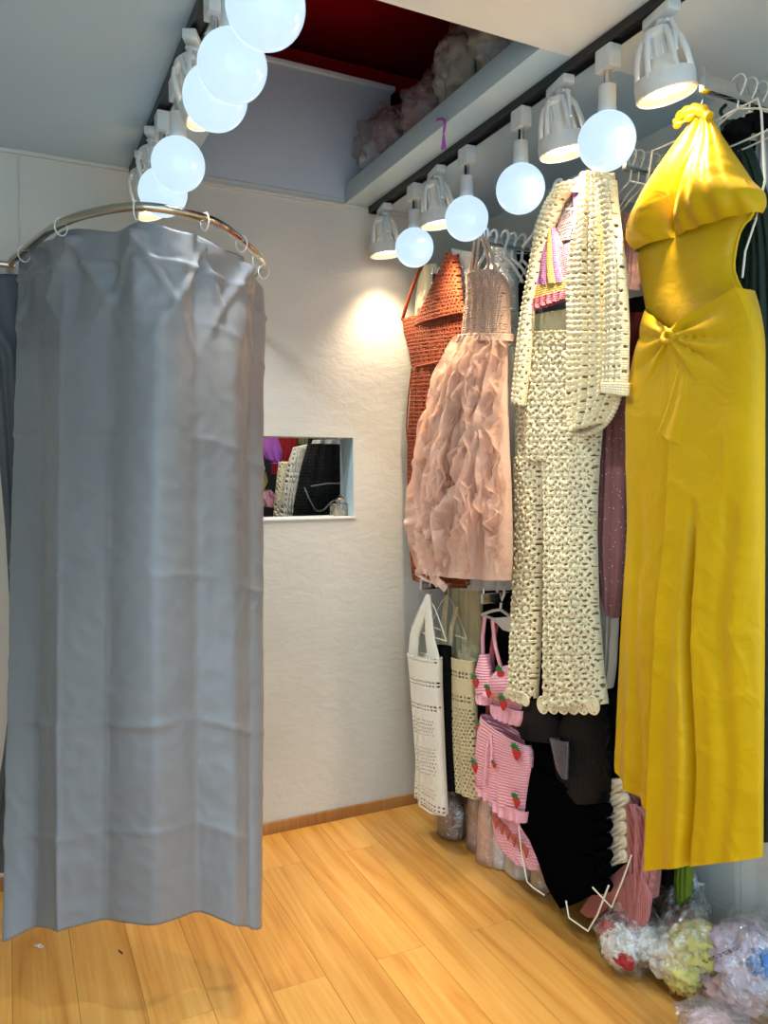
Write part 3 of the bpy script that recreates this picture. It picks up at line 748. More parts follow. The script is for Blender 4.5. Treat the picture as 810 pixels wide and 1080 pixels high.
piece('leg', shell([(684, 326, 727, 350), (679, 348, 727, 366), (674, 368, 727, 385), (668, 392, 727, 400), (664, 415, 727, 420), (662, 450, 727, 450), (660, 500, 723, 500), (657, 560, 717, 560), (652, 640, 704, 640), (647, 730, 697, 730), (644, 790, 692, 800), (643, 806, 691, 838), (645, 815, 686, 856)], Plane(XY + 0.004), 76, 150, lambda t: 0.050 - 0.014 * t, legf(3, 0.010, 0.022, [(680, 500, 670, 810, 6, 0.016)]), span=yspan, back=0.6), YEL, yd)
piece('leg', shell([(724, 350, 789, 305), (724, 360, 797, 326), (724, 378, 803, 352), (724, 395, 806, 382), (724, 420, 806, 410), (724, 450, 806, 450), (722, 500, 806, 500), (718, 560, 805, 560), (708, 640, 805, 640), (700, 760, 804, 760), (695, 860, 803, 860), (693, 915, 803, 904)], Plane(XY - 0.002), 90, 160, lambda t: 0.052 - 0.012 * t, legf(11, 0.014, 0.0, [(746, 520, 739, 905, 4, 0.034), (781, 480, 773, 905, 9, 0.016)]), span=yspan, back=0.6), YEL, yd)
piece('flap', shell([(722, 366, 729, 366), (714, 395, 727, 398), (704, 430, 726, 435), (693, 457, 724, 472)], Plane(XY - 0.050), 24, 40, 0.006, lambda s, t, x, y: 0.004 * np.sin(9 * s + 3 * t) * t), YEL, yd)
kn = MB(); c = P(726, 357) + P.n * 0.058
for k in range(3):
    ang = k * 1.1; pts = []
    for q in range(17):
        a = 2 * PI * q / 16; v = np.array([0.004 * math.sin(2 * a + k), 0.013 * math.cos(a), 0.011 * math.sin(a)])
        ca, sa = math.cos(ang), math.sin(ang); pts.append(c + np.array([v[0] + 0.004 * k - 0.004, v[1] * ca - v[2] * sa, v[1] * sa + v[2] * ca]))
    kn.tube(pts, 0.0062, 8, False)
obj('waist_knot', kn, YEL, yd)
tw = MB(); 
tw.tube([p + P.n * 0.01 for p in spline([P(716, 132), P(722, 124), P(731, 119), P(742, 117), P(752, 124)], 16)], [0.004 + 0.010 * math.sin(PI * (0.15 + 0.7 * i / 15)) + 0.002 * math.sin(i * 2.2) for i in range(16)], 12)
tw.tube([p + P.n * 0.016 for p in spline([P(717, 135), P(728, 129), P(740, 121)], 12)], [0.005 + 0.003 * math.sin(i) for i in range(12)], 10)
obj('neck_knot', tw, YEL, yd)
for q in (-1, 1):
    pass
strap('side_tie', [(786, 190), (795, 212), (793, 228), (782, 240), (776, 262), (774, 285), (782, 306)], Plane(XY - 0.01), 0.0032, YEL, yd)
# its wire hanger
hy = thing('clothes_hanger', 'large white wire hanger inside the yellow dress', 'hanger', (1.38, 1.2, 2.0), 'hangers on the arms')
Ph = Plane(1.385)
obj('frame', MB().tube([Ph(*q) for q in [(681, 215), (683, 196), (688, 159), (712, 149), (738, 137), (768, 120), (799, 104), (803, 118), (807, 190), (797, 232), (786, 265), (783, 293)]], 0.0024, 8), WIRE, hy)
hk = spline([Ph(742, 136), Ph(738, 118), Ph(743, 100), Ph(743, 90), Ph(737, 87), Ph(733, 92)], 20)
obj('hook', MB().tube(hk, 0.0022, 8), CHROME, hy)

# ================================================================== garments behind the yellow dress
def simple(name, label, cat, X, rows, mat, depth=0.03, seed=1, amp=0.012, extra=None, nu=40, nv=60, group=None, hole=None, thick=None):
    pl = Plane(X); sh = shell(rows, pl, nu, nv, depth, folds(4, amp, seed), hole=hole)
    V = sh[0]; t = garment(name, label, cat, X, V[:, 1].mean(), V[:, 2].min(), group)
    piece('body', sh, mat, t, thick)
    return t, pl
g1, q1 = simple('long_dress', 'dark green satin dress hanging right behind the yellow dress', 'dress', 1.47, [(762, 134, 778, 126), (764, 165, 796, 160), (775, 215, 812, 215), (776, 260, 818, 260), (768, 310, 822, 310), (772, 420, 826, 420), (770, 600, 830, 600), (765, 800, 832, 800), (762, 888, 834, 886)], DGREEN, 0.02, 21)
strap('strap', [(768, 130), (760, 118), (766, 110)], q1, 0.004, DGREEN, g1)
g2, q2 = simple('cotton_blouse', 'pale grey top at the right edge behind the green dress', 'top', 1.50, [(800, 140, 830, 135), (798, 165, 840, 165), (794, 210, 850, 210), (796, 280, 852, 280), (797, 330, 855, 335)], GREY, 0.02, 22)
simple('long_dress', 'black dress hanging farthest behind the yellow dress', 'dress', 1.56, [(765, 150, 830, 150), (735, 220, 850, 220), (730, 330, 860, 330), (728, 600, 860, 600), (725, 850, 860, 846)], BLK, 0.02, 23)
simple('wrap_dress', 'black dress between the yellow dress and the mauve one', 'dress', 1.64, [(690, 330, 770, 300), (664, 380, 770, 380), (656, 600, 770, 600), (652, 860, 770, 830)], BLK, 0.02, 24)
for k, x in enumerate((1.42, 1.455, 1.49, 1.53, 1.57, 1.61)):
    hanger(x, 1.195, 2.158, 'white wire hanger on the arm behind the yellow dress', WIRE, 0.14, 0.07, 0.0022, 0.012, 'wire hangers behind the yellow dress', tilt=0.004 * (k % 3 - 1))
for x, y, X, s, l in ((778, 138, 1.44, 3, 'black scrunched fabric bundle on the hanger nearest the yellow dress'), (800, 128, 1.47, 4, 'black scrunched fabric bundle at the right picture edge')):
    tag(obj('hair_scrunchie', MB().blob(onX(x, y, X), 0.03, 0.03, 0.022, 0.35, 2.5, s), BLK), l, 'scrunchie')

# ================================================================== hangers and blouses between crochet set and yellow dress
for k in range(12):
    hanger(1.41 + k * 0.026, 1.50, 2.115, 'empty white wire hanger crowded on the arm beside the yellow dress', WIRE, 0.15, 0.10, 0.0022, 0.02, 'empty wire hangers on the middle arm', tilt=0.006 * math.sin(k * 2.1))
simple('frilled_blouse', 'blush pink frilled top peeking out beside the yellow dress', 'top', 1.46, [(656, 226, 678, 226), (658, 255, 676, 255), (656, 290, 675, 290), (656, 304, 672, 306)], fabric('blush_blouse', rgb(206, 158, 148), 0.8, 0.8, wrinkle=0.8, wscale=40), 0.02, 31, 0.010)
simple('frilled_blouse', 'dark red top below the frilled pink one', 'top', 1.51, [(650, 330, 684, 330), (648, 360, 680, 360), (650, 392, 676, 392)], fabric('dark_red_top', rgb(104, 30, 26), 0.8, 0.8), 0.02, 32, 0.006)
mg, _ = simple('glitter_dress', 'mauve glitter dress hanging behind the cream crochet sleeve', 'dress', 1.46, [(640, 395, 664, 390), (630, 440, 663, 436), (628, 520, 661, 520), (626, 580, 660, 580), (636, 620, 656, 625), (643, 645, 650, 652)], MAUV, 0.02, 33, 0.012)
simple('satin_slip', 'ivory satin slip hanging below the mauve glitter dress', 'dress', 1.49, [(628, 560, 662, 560), (628, 640, 652, 640), (630, 700, 648, 704), (632, 722, 644, 726)], fabric('ivory_satin', rgb(206, 192, 172), 0.5, 0.85), 0.02, 34, 0.012)
simple('long_dress', 'black dress filling the gap behind the crochet legs', 'dress', 1.57, [(640, 320, 700, 310), (560, 420, 690, 420), (550, 600, 690, 600), (548, 760, 690, 760)], BLK, 0.02, 35)

# ================================================================== cream crochet set
XC = 1.355
PC = Plane(XC); fh, frl = flowers(0.034)
cs = garment('crochet_cardigan', 'cream open crochet cardigan with long flared sleeve', 'cardigan', XC, 1.55, 1.4)
h2 = net(0.016, 0.0145, 0.34, 0.34, True)
pc = popcorn(0.016, 0.0145, 0.006)
piece('front_panel', shell([(619, 184, 647, 182), (617, 200, 649, 205), (610, 245, 651, 232), (603, 272, 655, 270), (600, 308, 659, 305), (601, 350, 661, 350), (601, 397, 660, 392), (600, 436, 657, 412), (606, 457, 641, 446)], PC, 84, 200, 0.030, folds(3, 0.008, 41, 0.2, 0.6), h2, relief=pc, back=0.25), CROC, cs, 0.004)
piece('sleeve', shell([(632, 195, 648, 190), (640, 240, 652, 235), (641, 290, 659, 285), (640, 350, 662, 345), (638, 400, 661, 398), (637, 412, 660, 416)], Plane(XC - 0.034), 50, 150, 0.016, folds(2, 0.004, 42), h2, relief=pc), CROC, cs, 0.004)
piece('sleeve_hem', shell([(636, 404, 662, 404), (637, 414, 661, 418)], Plane(XC - 0.038), 30, 8, 0.020, None, None), CROC, cs, 0.003)
piece('sleeve', shell([(588, 196, 612, 190), (577, 214, 594, 212), (567, 240, 580, 246), (562, 282, 570, 276), (555, 320, 562, 318), (549, 356, 560, 350), (545, 395, 556, 395), (543, 424, 552, 428)], Plane(XC + 0.0), 30, 170, 0.016, folds(2, 0.004, 43), h2, relief=pc), CROC, cs, 0.004)
def scallop_edge(pts, off, r):
    q = spline([PC(*p) + PC.n * off for p in pts], 90)
    return MB().tube(q, [r * (0.7 + 0.6 * abs(math.sin(i * 0.75))) for i in range(90)], 7)
obj('scalloped_edge', scallop_edge([(606, 457), (618, 458), (630, 454), (641, 446), (650, 432), (657, 413)], 0.006, 0.0065), CROC, cs)
hanger(XC + 0.018, 1.735, 2.11, 'white plastic hanger holding the cream crochet cardigan', WHITE_P, 0.16, 0.06, 0.005, 0.02, bar=False)
# yoke plate of the hanger / white card
tag(obj('price_card', shell([(601, 190, 620, 182), (598, 199, 617, 196), (604, 203, 611, 202)], Plane(XC - 0.005), 16, 14, 0.002), plain('card_white', rgb(190, 182, 186), 0.6)), 'white round-edged card at the neck of the cardigan', 'card')
# striped bralette inside
br = garment('knit_bralette', 'lilac pink and yellow striped knit bralette inside the cream cardigan', 'top', XC + 0.03, 1.62, 1.8)
PB = Plane(XC + 0.025)
piece('back_panel', shell([(585, 215, 612, 196), (580, 235, 612, 214), (582, 252, 608, 244), (590, 256, 604, 254)], PB, 60, 70, 0.010, None, net(0.009, 0.009, 0.4, 0.4, True), relief=popcorn(0.009, 0.009, 0.002)), SILV, br, 0.002)
piece('strap', shell([(604, 206, 619, 192), (606, 225, 615, 212), (603, 244, 610, 240)], Plane(XC + 0.012), 14, 30, 0.008), LILK, br)
piece('strap', shell([(612, 204, 620, 200), (608, 232, 613, 228), (604, 252, 608, 250)], Plane(XC + 0.008), 10, 24, 0.008), PNKK, br)
cup = [(577, 240, 585, 240), (570, 256, 592, 258), (566, 275, 595, 274), (564, 292, 600, 290), (564, 302, 602, 296)]
for k, (mt) in enumerate((PURP, LILK, YELK, LILK, PNKK)):
    a, b = k / 5, (k + 1) / 5
    rws = [(xl + (xr - xl) * a - 1, yl + (yr - yl) * a, xl + (xr - xl) * b + 1, yl + (yr - yl) * b) for xl, yl, xr, yr in cup]
    piece('cup_stripe', shell(rws, Plane(XC + 0.012 - 0.012 * math.sin(PI * (a + 0.1))), 10, 40, 0.008), mt, br)
piece('cup', shell([(592, 262, 604, 256), (594, 282, 606, 278), (598, 294, 606, 292)], Plane(XC + 0.012), 16, 30, 0.012), PNKK, br)
piece('band', shell([(563, 303, 604, 292), (562, 312, 604, 302), (562, 317, 602, 306)], Plane(XC + 0.008), 30, 16, 0.012), YELK, br)
piece('ruffle', shell([(561, 316, 604, 304), (560, 324, 603, 311), (562, 328, 602, 314)], Plane(XC + 0.004), 50, 12, 0.012, lambda s, t, x, y: 0.006 * np.sin(40 * s) * t), PNKK, br)
obj('hanger_stick', MB().tube([PB(594, 260) , PB(606, 253)], 0.004, 8), WHITE_P, br)
# trousers
tp = garment('crochet_trousers', 'cream flower crochet trousers with scalloped hems under the cardigan', 'trousers', XC + 0.03, 1.6, 0.72)
PT = Plane(XC + 0.062)
piece('waistband', shell([(561, 334, 604, 326), (558, 346, 604, 342), (555, 360, 606, 356)], Plane(XC + 0.055), 60, 20, 0.022, lambda s, t, x, y: 0.004 * np.sin(50 * s)), CLIN, tp)
piece('hips', shell([(552, 352, 634, 348), (548, 372, 640, 372), (547, 400, 642, 400), (546, 440, 636, 440), (547, 486, 632, 486)], PT, 120, 150, 0.045, folds(3, 0.006, 45), fh, relief=frl, back=0.3), CROC, tp, 0.004)
piece('leg', shell([(547, 482, 575, 482), (548, 520, 576, 520), (548, 560, 575, 560), (546, 620, 572, 620), (543, 680, 570, 680), (541, 728, 567, 736)], PT, 64, 230, 0.040, folds(3, 0.006, 46), fh, relief=frl, back=0.3), CROC, tp, 0.004)
piece('leg', shell([(575, 482, 632, 482), (578, 520, 630, 520), (579, 560, 629, 560), (578, 640, 631, 640), (577, 700, 636, 700), (577, 744, 641, 742)], PT, 92, 240, 0.045, folds(3, 0.007, 47), fh, relief=frl, back=0.3), CROC, tp, 0.004)
for a, b, n in (((541, 728), (567, 738), 4), ((577, 742), (641, 742), 6)):
    for k in range(n):
        q = (k + 0.5) / n; c = PT(a[0] + (b[0] - a[0]) * q, a[1] + (b[1] - a[1]) * q)
        sc = MB()
        rr = np.linalg.norm(PT(*b) - PT(*a)) / n * 0.52
        for r_ in (rr, rr * 0.62, rr * 0.28):
            sc.tube([c + np.array([-0.034, r_ * math.cos(2 * PI * i / 18), r_ * math.sin(2 * PI * i / 18) ]) for i in range(19)], 0.0036, 6, False)
        for i in range(8):
            an = 2 * PI * i / 8; sc.tube([c + np.array([-0.034, rr * 0.25 * math.cos(an), rr * 0.25 * math.sin(an)]), c + np.array([-0.034, rr * math.cos(an), rr * math.sin(an)])], 0.003, 6)
        obj('scallop', sc, CROC, tp)

# ================================================================== pink tulle dress
XP = 1.325
PP = Plane(XP)
pdg = garment('tulle_dress', 'blush pink dress with knit bodice and ruffled tulle skirt', 'dress', XP, 2.0, 1.0)
piece('bodice', shell([(498, 292, 519, 284), (497, 302, 527, 290), (496, 315, 533, 302), (493, 335, 534, 328), (490, 358, 535, 356)], PP, 70, 90, 0.040, folds(2, 0.003, 51), net(0.008, 0.0075, 0.36, 0.4), relief=popcorn(0.008, 0.0075, 0.002)), PKNIT, pdg, 0.003)
piece('waist_frill', shell([(488, 354, 537, 352), (486, 362, 538, 360)], PP, 70, 8, 0.050, lambda s, t, x, y: 0.006 * np.sin(45 * s) * t), PKNIT, pdg, 0.002)
for q in ([(498, 296), (502, 270), (505, 250)], [(519, 286), (517, 268), (512, 250)], [(503, 294), (507, 270), (509, 250)], [(526, 288), (522, 268), (515, 250)]): strap('strap', q, PP, 0.0045, PKNIT, pdg, 0.012)
sk = [(358, 488, 536), (375, 486, 535), (403, 474, 535), (438, 465, 536), (475, 456, 537), (515, 447, 539), (560, 448, 540), (590, 447, 540), (447, 603, 538, 612), (475, 612, 530, 618)]
piece('lining', shell(sk[:-1], Plane(XP + 0.01), 60, 70, lambda t: 0.035 + 0.040 * t, folds(4, 0.012, 52), back=0.4), TULB, pdg)
rr_ = np.random.default_rng(5)
ys = np.array([r[0] if len(r) == 3 else (r[1] + r[3]) / 2 for r in sk]); xl = np.array([r[1] if len(r) == 3 else r[0] for r in sk]); xr = np.array([r[2] for r in sk])
for k in range(84):
    s0 = rr_.uniform(0.0, 1.0); y0 = rr_.uniform(356, 520) if k > 16 else 356; ln = rr_.uniform(70, 190); y1 = min(y0 + ln, rr_.uniform(596, 618))
    s1 = np.clip(s0 + rr_.uniform(-0.12, 0.10), 0, 1); pts = []
    for i in range(26):
        q = i / 25; y = y0 + (y1 - y0) * q; s = s0 + (s1 - s0) * q + 0.02 * math.sin(7 * q + k)
        x = np.interp(y, ys, xl) + (np.interp(y, ys, xr) - np.interp(y, ys, xl)) * s
        tq = (y - 356) / 260; d = (0.035 + 0.045 * tq) * math.sqrt(max(0, 1 - (2 * s - 1) ** 2)) + 0.004
        pts.append(PP(x, y) + PP.n * (d + rr_.uniform(0, 0.002)))
    wd = np.array([-0.6, rr_.uniform(-1.0, 1.0), 0.0])
    obj('ruffle', ribbon(pts, wd, rr_.uniform(0.030, 0.062), rr_.uniform(0.012, 0.024), rr_.uniform(0.35, 0.8), rr_.uniform(0, 6)), TUL, pdg, ang=None)
for k in range(9):
    x = 1.335 + k * 0.035
    hanger(x, 2.04 + 0.006 * math.sin(k * 2.3), 2.06, 'white plastic hanger above the pink tulle dress', WHITE_P, 0.10, 0.10, 0.0048, 0.02, 'white hangers over the pink dress', bar=False, tilt=0.004 * math.sin(k * 3.3))
# white lace dress behind it
wl = garment('lace_dress', 'white lace and tulle dress half hidden behind the pink tulle dress', 'dress', 1.43, 2.0, 1.0)
PW_ = Plane(1.455)
piece('bodice', shell([(520, 262, 540, 258), (518, 290, 543, 286), (515, 330, 544, 328), (512, 368, 545, 366)], PW_, 40, 60, 0.03, folds(2, 0.004, 61), net(0.010, 0.010, 0.36, 0.36, True), relief=popcorn(0.01, 0.01, 0.003)), WLACE, wl, 0.003)
piece('skirt', shell([(366, 510, 545), (430, 500, 546), (500, 495, 547), (560, 492, 546), (622, 490, 545)], PW_, 60, 80, 0.05, folds(5, 0.010, 62), back=0.4), WTUL, wl)
for k in range(9):
    pts = [PW_(536 + 8 * math.sin(k) + 2 * math.sin(q * 0.5 + k), 370 + k * 12 + q * 6) + PW_.n * 0.045 for q in range(22)]
    obj('ruffle', ribbon(pts, (-0.8, -0.4 + 0.1 * k, 0), 0.03, 0.010, 0.8, k), WTUL, wl, ang=None)
simple('long_dress', 'black dress between the pink tulle dress and the crochet trousers', 'dress', 1.52, [(520, 270, 566, 268), (512, 340, 562, 340), (505, 480, 560, 480), (500, 625, 560, 628)], BLK, 0.02, 63)
simple('cotton_dress', 'grey dress deep on the arm behind the white lace dress', 'dress', 1.62, [(530, 262, 576, 258), (520, 400, 566, 400), (515, 560, 566, 560)], GREY, 0.02, 64)

# ================================================================== rust crochet dress
XRU = 1.400
PR = Plane(XRU)
ru = garment('crochet_dress', 'rust brown open crochet halter dress with a drawstring waist', 'dress', XRU, 2.25, 1.0)
hr = net(0.0175, 0.0145, 0.46, 0.52)
piece('bodice', shell([(425, 337, 492, 322), (427, 350, 492, 340), (432, 368, 490, 362), (436, 390, 487, 383)], PR, 90, 60, 0.022, folds(2, 0.003, 71), hr, through=True), RUST, ru, 0.003)
piece('cup', shell([(474, 268, 480, 267), (464, 288, 484, 288), (452, 312, 486, 305), (441, 334, 488, 322), (438, 344, 490, 330)], Plane(XRU - 0.01), 70, 80, 0.022, None, hr, through=True), RUST, ru, 0.003)
strap('strap', [(426, 338), (432, 318), (440, 296), (447, 280), (452, 268)], PR, 0.007, RUST, ru, 0.008)
piece('skirt', shell([(436, 388, 488, 382), (434, 420, 490, 420), (431, 461, 492, 461), (431, 516, 494, 516), (433, 570, 494, 570), (436, 609, 494, 617)], PR, 96, 200, 0.024, folds(3, 0.010, 72), hr, through=True), RUST, ru, 0.003)
obj('drawstring', MB().tube([PR(x, y) + PR.n * d for x, y, d in [(435, 390, 0.004), (445, 387, 0.02), (462, 384, 0.028), (478, 380, 0.026), (488, 381, 0.01)]], 0.0045, 8), RUST, ru)
obj('drawstring', MB().tube([PR(x, y) + PR.n * d for x, y, d in [(436, 392, 0.008), (434, 420, 0.014), (432, 450, 0.014), (434, 474, 0.012)]], 0.003, 8), RUST, ru)
hem = MB().tube([PR(436, 611), PR(455, 614) + PR.n * 0.035, PR(475, 618) + PR.n * 0.035, PR(492, 619)], 0.005, 8); obj('hem', hem, RUST, ru)
hanger(XRU + 0.006, 2.435, 2.04, 'white hanger showing inside the rust crochet dress', WHITE_P, 0.16, 0.12, 0.004, 0.06, bar=True)
simple('crochet_dress', 'ivory fringed garment behind the shoulder of the rust dress', 'dress', 1.45, [(478, 262, 498, 266), (480, 300, 496, 304), (482, 350, 495, 352), (482, 380, 494, 380)], WLACE, 0.02, 73, 0.01)
simple('cotton_blouse', 'ivory strappy top visible through the armhole of the rust dress', 'top', 1.46, [(446, 282, 462, 278), (440, 310, 470, 310), (438, 345, 470, 345), (440, 380, 470, 380)], fabric('ivory_cotton', rgb(206, 200, 170), 0.8, 0.9), 0.02, 74, 0.01)
simple('long_dress', 'brown dress hanging behind the rust crochet dress', 'dress', 1.52, [(446, 300, 500, 296), (440, 420, 500, 420), (440, 600, 505, 600)], fabric('brown_cotton', rgb(70, 30, 16), 0.8, 0.8), 0.02, 75)
for k in range(7):
    hanger(1.43 + 0.042 * k, 2.435, 2.04, 'thin wire hanger above the rust crochet dress', WIRE, 0.12, 0.07, 0.002, 0.012, 'wire hangers over the rust dress')

# ================================================================== lower row
# white crochet vest
XW = 1.345
PWv = Plane(XW)
vt = garment('crochet_vest', 'white crochet vest top hanging lowest next to the back wall', 'vest', XW, 2.4, 0.1)
def band_rows(u, v):      # pairs of open rows with plain knit between them
    q = fr(v / 0.085) * 0.085
    return ((q < 0.0065) | ((q > 0.0135) & (q < 0.020))) & (fr(u / 0.0165) < 0.62)
hb = band_rows
h3 = net(0.0140, 0.0125, 0.46, 0.46, True)
def vest_hole(u, v): return np.where((v < 0.22) | (v > 0.50), hb(u, v), h3(u, v) & (fr(v / 0.14) > 0.3) & (np.abs(u) < 0.075))
piece('body', shell([(432, 688, 464, 694), (435, 715, 464, 722), (437, 740, 465, 748), (442, 800, 467, 806), (440, 836, 470, 859)], PWv, 110, 250, 0.030, folds(3, 0.006, 81), vest_hole), WCRO, vt, 0.003)
piece('strap', shell([(450, 627, 453, 626), (441, 648, 449, 650), (433, 668, 442, 672), (431, 690, 441, 692)], PWv, 16, 40, 0.008), WCRO, vt)
piece('strap', shell([(451, 626, 454, 627), (449, 650, 456, 652), (449, 672, 459, 676), (451, 692, 464, 696)], PWv, 16, 40, 0.008), WCRO, vt)
obj('hem', MB().tube([PWv(440, 838), PWv(450, 848) + PWv.n * 0.028, PWv(462, 856) + PWv.n * 0.028, PWv(470, 860)], 0.004, 8), WCRO, vt)
hanger(XW + 0.008, 2.42, 0.945, 'thin wire hanger of the white crochet vest', WIRE, 0.13, 0.14, 0.002, 0.02)
simple('cotton_blouse', 'black garment between the two crochet vests', 'top', 1.388, [(462, 680, 474, 682), (463, 720, 475, 722), (465, 790, 477, 792), (468, 830, 480, 835)], BLK, 0.02, 82, 0.005)
ov = garment('crochet_vest', 'beige crochet vest top beside the white one', 'vest', 1.40, 2.3, 0.2)
PO = Plane(1.425)
def olive_hole(u, v): return np.where(v < 0.17, hb(u, v + 0.04), h3(u, v))
piece('body', shell([(466, 687, 499, 697), (469, 720, 500, 730), (474, 770, 502, 776), (478, 827, 505, 843)], PO, 110, 230, 0.030, folds(3, 0.006, 83), olive_hole), OLIV, ov, 0.003)
piece('strap', shell([(470, 628, 473, 628), (466, 655, 471, 656), (465, 690, 472, 692)], PO, 12, 30, 0.007), OLIV, ov)
piece('strap', shell([(480, 640, 483, 640), (474, 665, 478, 666), (470, 690, 476, 692)], PO, 12, 30, 0.007), OLIV, ov)
hanger(1.435, 2.42, 0.945, 'thin wire hanger of the beige crochet vest', WIRE, 0.13, 0.14, 0.002, 0.02)
simple('knit_scarf', 'cream knitted garment hanging above the beige vest', 'top', 1.48, [(478, 616, 507, 618), (480, 650, 508, 654), (484, 680, 507, 690), (490, 702, 505, 712)], fabric('cream_knit', rgb(216, 204, 160), 0.9, 0.85, knit=(0.007, 0.005)), 0.025, 84, 0.010)
simple('cotton_blouse', 'black top hanging beside the strawberry bikini hanger', 'top', 1.54, [(500, 622, 548, 622), (496, 720, 548, 720), (494, 800, 548, 800)], BLK, 0.02, 85, 0.006)
simple('long_skirt', 'black skirt low against the wall behind the vests', 'skirt', 1.62, [(468, 690, 560, 690), (470, 780, 560, 780), (474, 838, 560, 850)], BLK, 0.02, 86, 0.008)

# strawberry bikini
def strawberry(pl, x, y, d, r, par):
    r = r * 1.6
    c = pl(x, y) + pl.n * d
    M = Matrix.Rotation(0, 4, 'X')
    sb = MB().lathe([(0.0, -1.15 * r), (0.35 * r, -0.95 * r), (0.75 * r, -0.3 * r), (0.85 * r, 0.1 * r), (0.6 * r, 0.45 * r), (0.0, 0.5 * r)], 14)
    sb.v = [(c[0] + 0.30 * a, c[1] + b, c[2] + z) for a, b, z in sb.v]
    so = obj('strawberry', sb, SRED, par)
    for k in range(5):
        an = PI / 2 + (k - 2) * 0.75; lf = MB(); tip = c + np.array([-0.006, 1.0 * r * math.cos(an), 0.45 * r + 0.75 * r * math.sin(an)]); b0 = c + np.array([-0.005, 0, 0.42 * r])
        sd = np.array([0, -math.sin(an), math.cos(an)]) * 0.32 * r; md = (b0 + tip) / 2
        lf.add([b0, md + sd, tip, md - sd, md + np.array([-0.003, 0, 0])], [(0, 3, 4), (3, 2, 4), (2, 1, 4), (1, 0, 4)])
        obj('leaf', lf, SGRN, so)
XB = 1.42
PBk = Plane(XB)
bk = garment('bikini_bra', 'pink ribbed knit bikini top with strawberry patches', 'bikini top', XB, 1.95, 0.6)
piece('cup', shell([(510, 690, 513, 690), (504, 705, 517, 708), (503, 722, 519, 722), (504, 732, 519, 730)], PBk, 24, 50, 0.022), PINK, bk)
piece('cup', shell([(528, 704, 542, 700), (522, 714, 550, 712), (520, 726, 553, 726), (519, 738, 552, 746), (520, 744, 550, 752)], PBk, 50, 60, lambda t: 0.012 + 0.035 * math.sin(PI * min(1, t * 1.1 + 0.05))), PINK, bk)
piece('ruffle', shell([(503, 730, 520, 728), (502, 737, 520, 738), (505, 742, 518, 744)], Plane(XB - 0.006), 30, 14, 0.014, lambda s, t, x, y: 0.006 * np.sin(20 * s) * t), PINKR, bk)
piece('ruffle', shell([(518, 742, 552, 750), (518, 750, 551, 760), (521, 755, 548, 766)], Plane(XB - 0.008), 50, 16, 0.018, lambda s, t, x, y: 0.006 * np.sin(34 * s) * t), PINKR, bk)
for q in ([(511, 692), (511, 670), (513, 650)], [(530, 704), (524, 680), (521, 654)]): strap('strap', q, PBk, 0.0065, PINK, bk, 0.006)
for q in ([(545, 702), (547, 680), (546, 660)], [(520, 715), (519, 690), (523, 660)]): strap('strap', q, Plane(XB + 0.03), 0.009, PNKK, bk, 0.0)
obj('bow', MB().blob(PBk(519, 733) + PBk.n * 0.026, 0.010, 0.018, 0.012, 0.4, 3, 2, 16), PINKR, bk)
for x, y, d, r in ((508, 717, 0.024, 0.014), (525, 727, 0.036, 0.013), (538, 709, 0.036, 0.015), (543, 739, 0.044, 0.015)): strawberry(PBk, x, y, d, r, bk)
sh_ = garment('bikini_skirt', 'pink ribbed knit skirt with strawberry patches below the bikini top', 'skirt', XB, 1.9, 0.3)
piece('body', shell([(509, 753, 558, 786), (505, 772, 561, 795), (503, 795, 561, 812), (503, 822, 557, 838), (507, 836, 555, 858)], PBk, 70, 80, 0.032, folds(2, 0.004, 91)), PINK, sh_)
for a, b in (((503, 824, 521, 838), (505, 832, 520, 846)), ((519, 836, 537, 852), (520, 846, 537, 864)), ((535, 848, 557, 856), (537, 860, 555, 868))):
    piece('ruffle', shell([a, tuple((p + q) / 2 for p, q in zip(a, b)), b], Plane(XB - 0.012), 30, 14, 0.024, lambda s, t, x, y: 0.006 * np.sin(18 * s) * t), PINKR, sh_)
obj('drawstring', MB().tube([PBk(527, 772) + PBk.n * 0.036, PBk(524, 790) + PBk.n * 0.040, PBk(523, 810) + PBk.n * 0.040, PBk(521, 824) + PBk.n * 0.038], 0.004, 8), PINKR, sh_)
obj('drawstring', MB().tube([PBk(527, 772) + PBk.n * 0.036, PBk(530, 785) + PBk.n * 0.042, PBk(529, 805) + PBk.n * 0.040], 0.004, 8), PINKR, sh_)
for x, y, d, r in ((508, 806, 0.026, 0.014), (553, 791, 0.030, 0.016), (553, 842, 0.030, 0.014), (509, 765, 0.014, 0.010), (531, 804, 0.036, 0.008)): strawberry(PBk, x, y, d, r, sh_)
s2 = garment('knit_skirt', 'second pink knit skirt with a coral zigzag below the strawberry skirt', 'skirt', XB + 0.03, 1.85, 0.1)
PS2 = Plane(XB + 0.02)
piece('body', shell([(521, 838, 556, 850), (521, 862, 563, 876), (523, 880, 568, 900), (528, 892, 570, 912), (540, 904, 570, 918)], PS2, 60, 70, 0.026, folds(2, 0.006, 92)), PINK, s2)
zz = MB()
for k in range(6):
    x, y = 527 + k * 6.5, 858 + k * 6.2; a, b, c = [PS2(*q) + PS2.n * 0.030 for q in ((x, y - 2), (x + 7, y + 4), (x + 4.5, y + 14))]
    zz = MB().add([a, b, c, a + PS2.n * 0.004, b + PS2.n * 0.004, c + PS2.n * 0.004], [(0, 2, 1), (3, 4, 5), (0, 1, 4, 3), (1, 2, 5, 4), (2, 0, 3, 5)])
    obj('coral_tooth', zz, CORAL, s2, smooth=False)
simple('knit_camisole', 'coral pink lining visible between bikini top and skirt', 'top', 1.50, [(514, 735, 556, 745), (512, 775, 558, 782), (512, 800, 556, 810)], CORAL, 0.02, 93, 0.006)
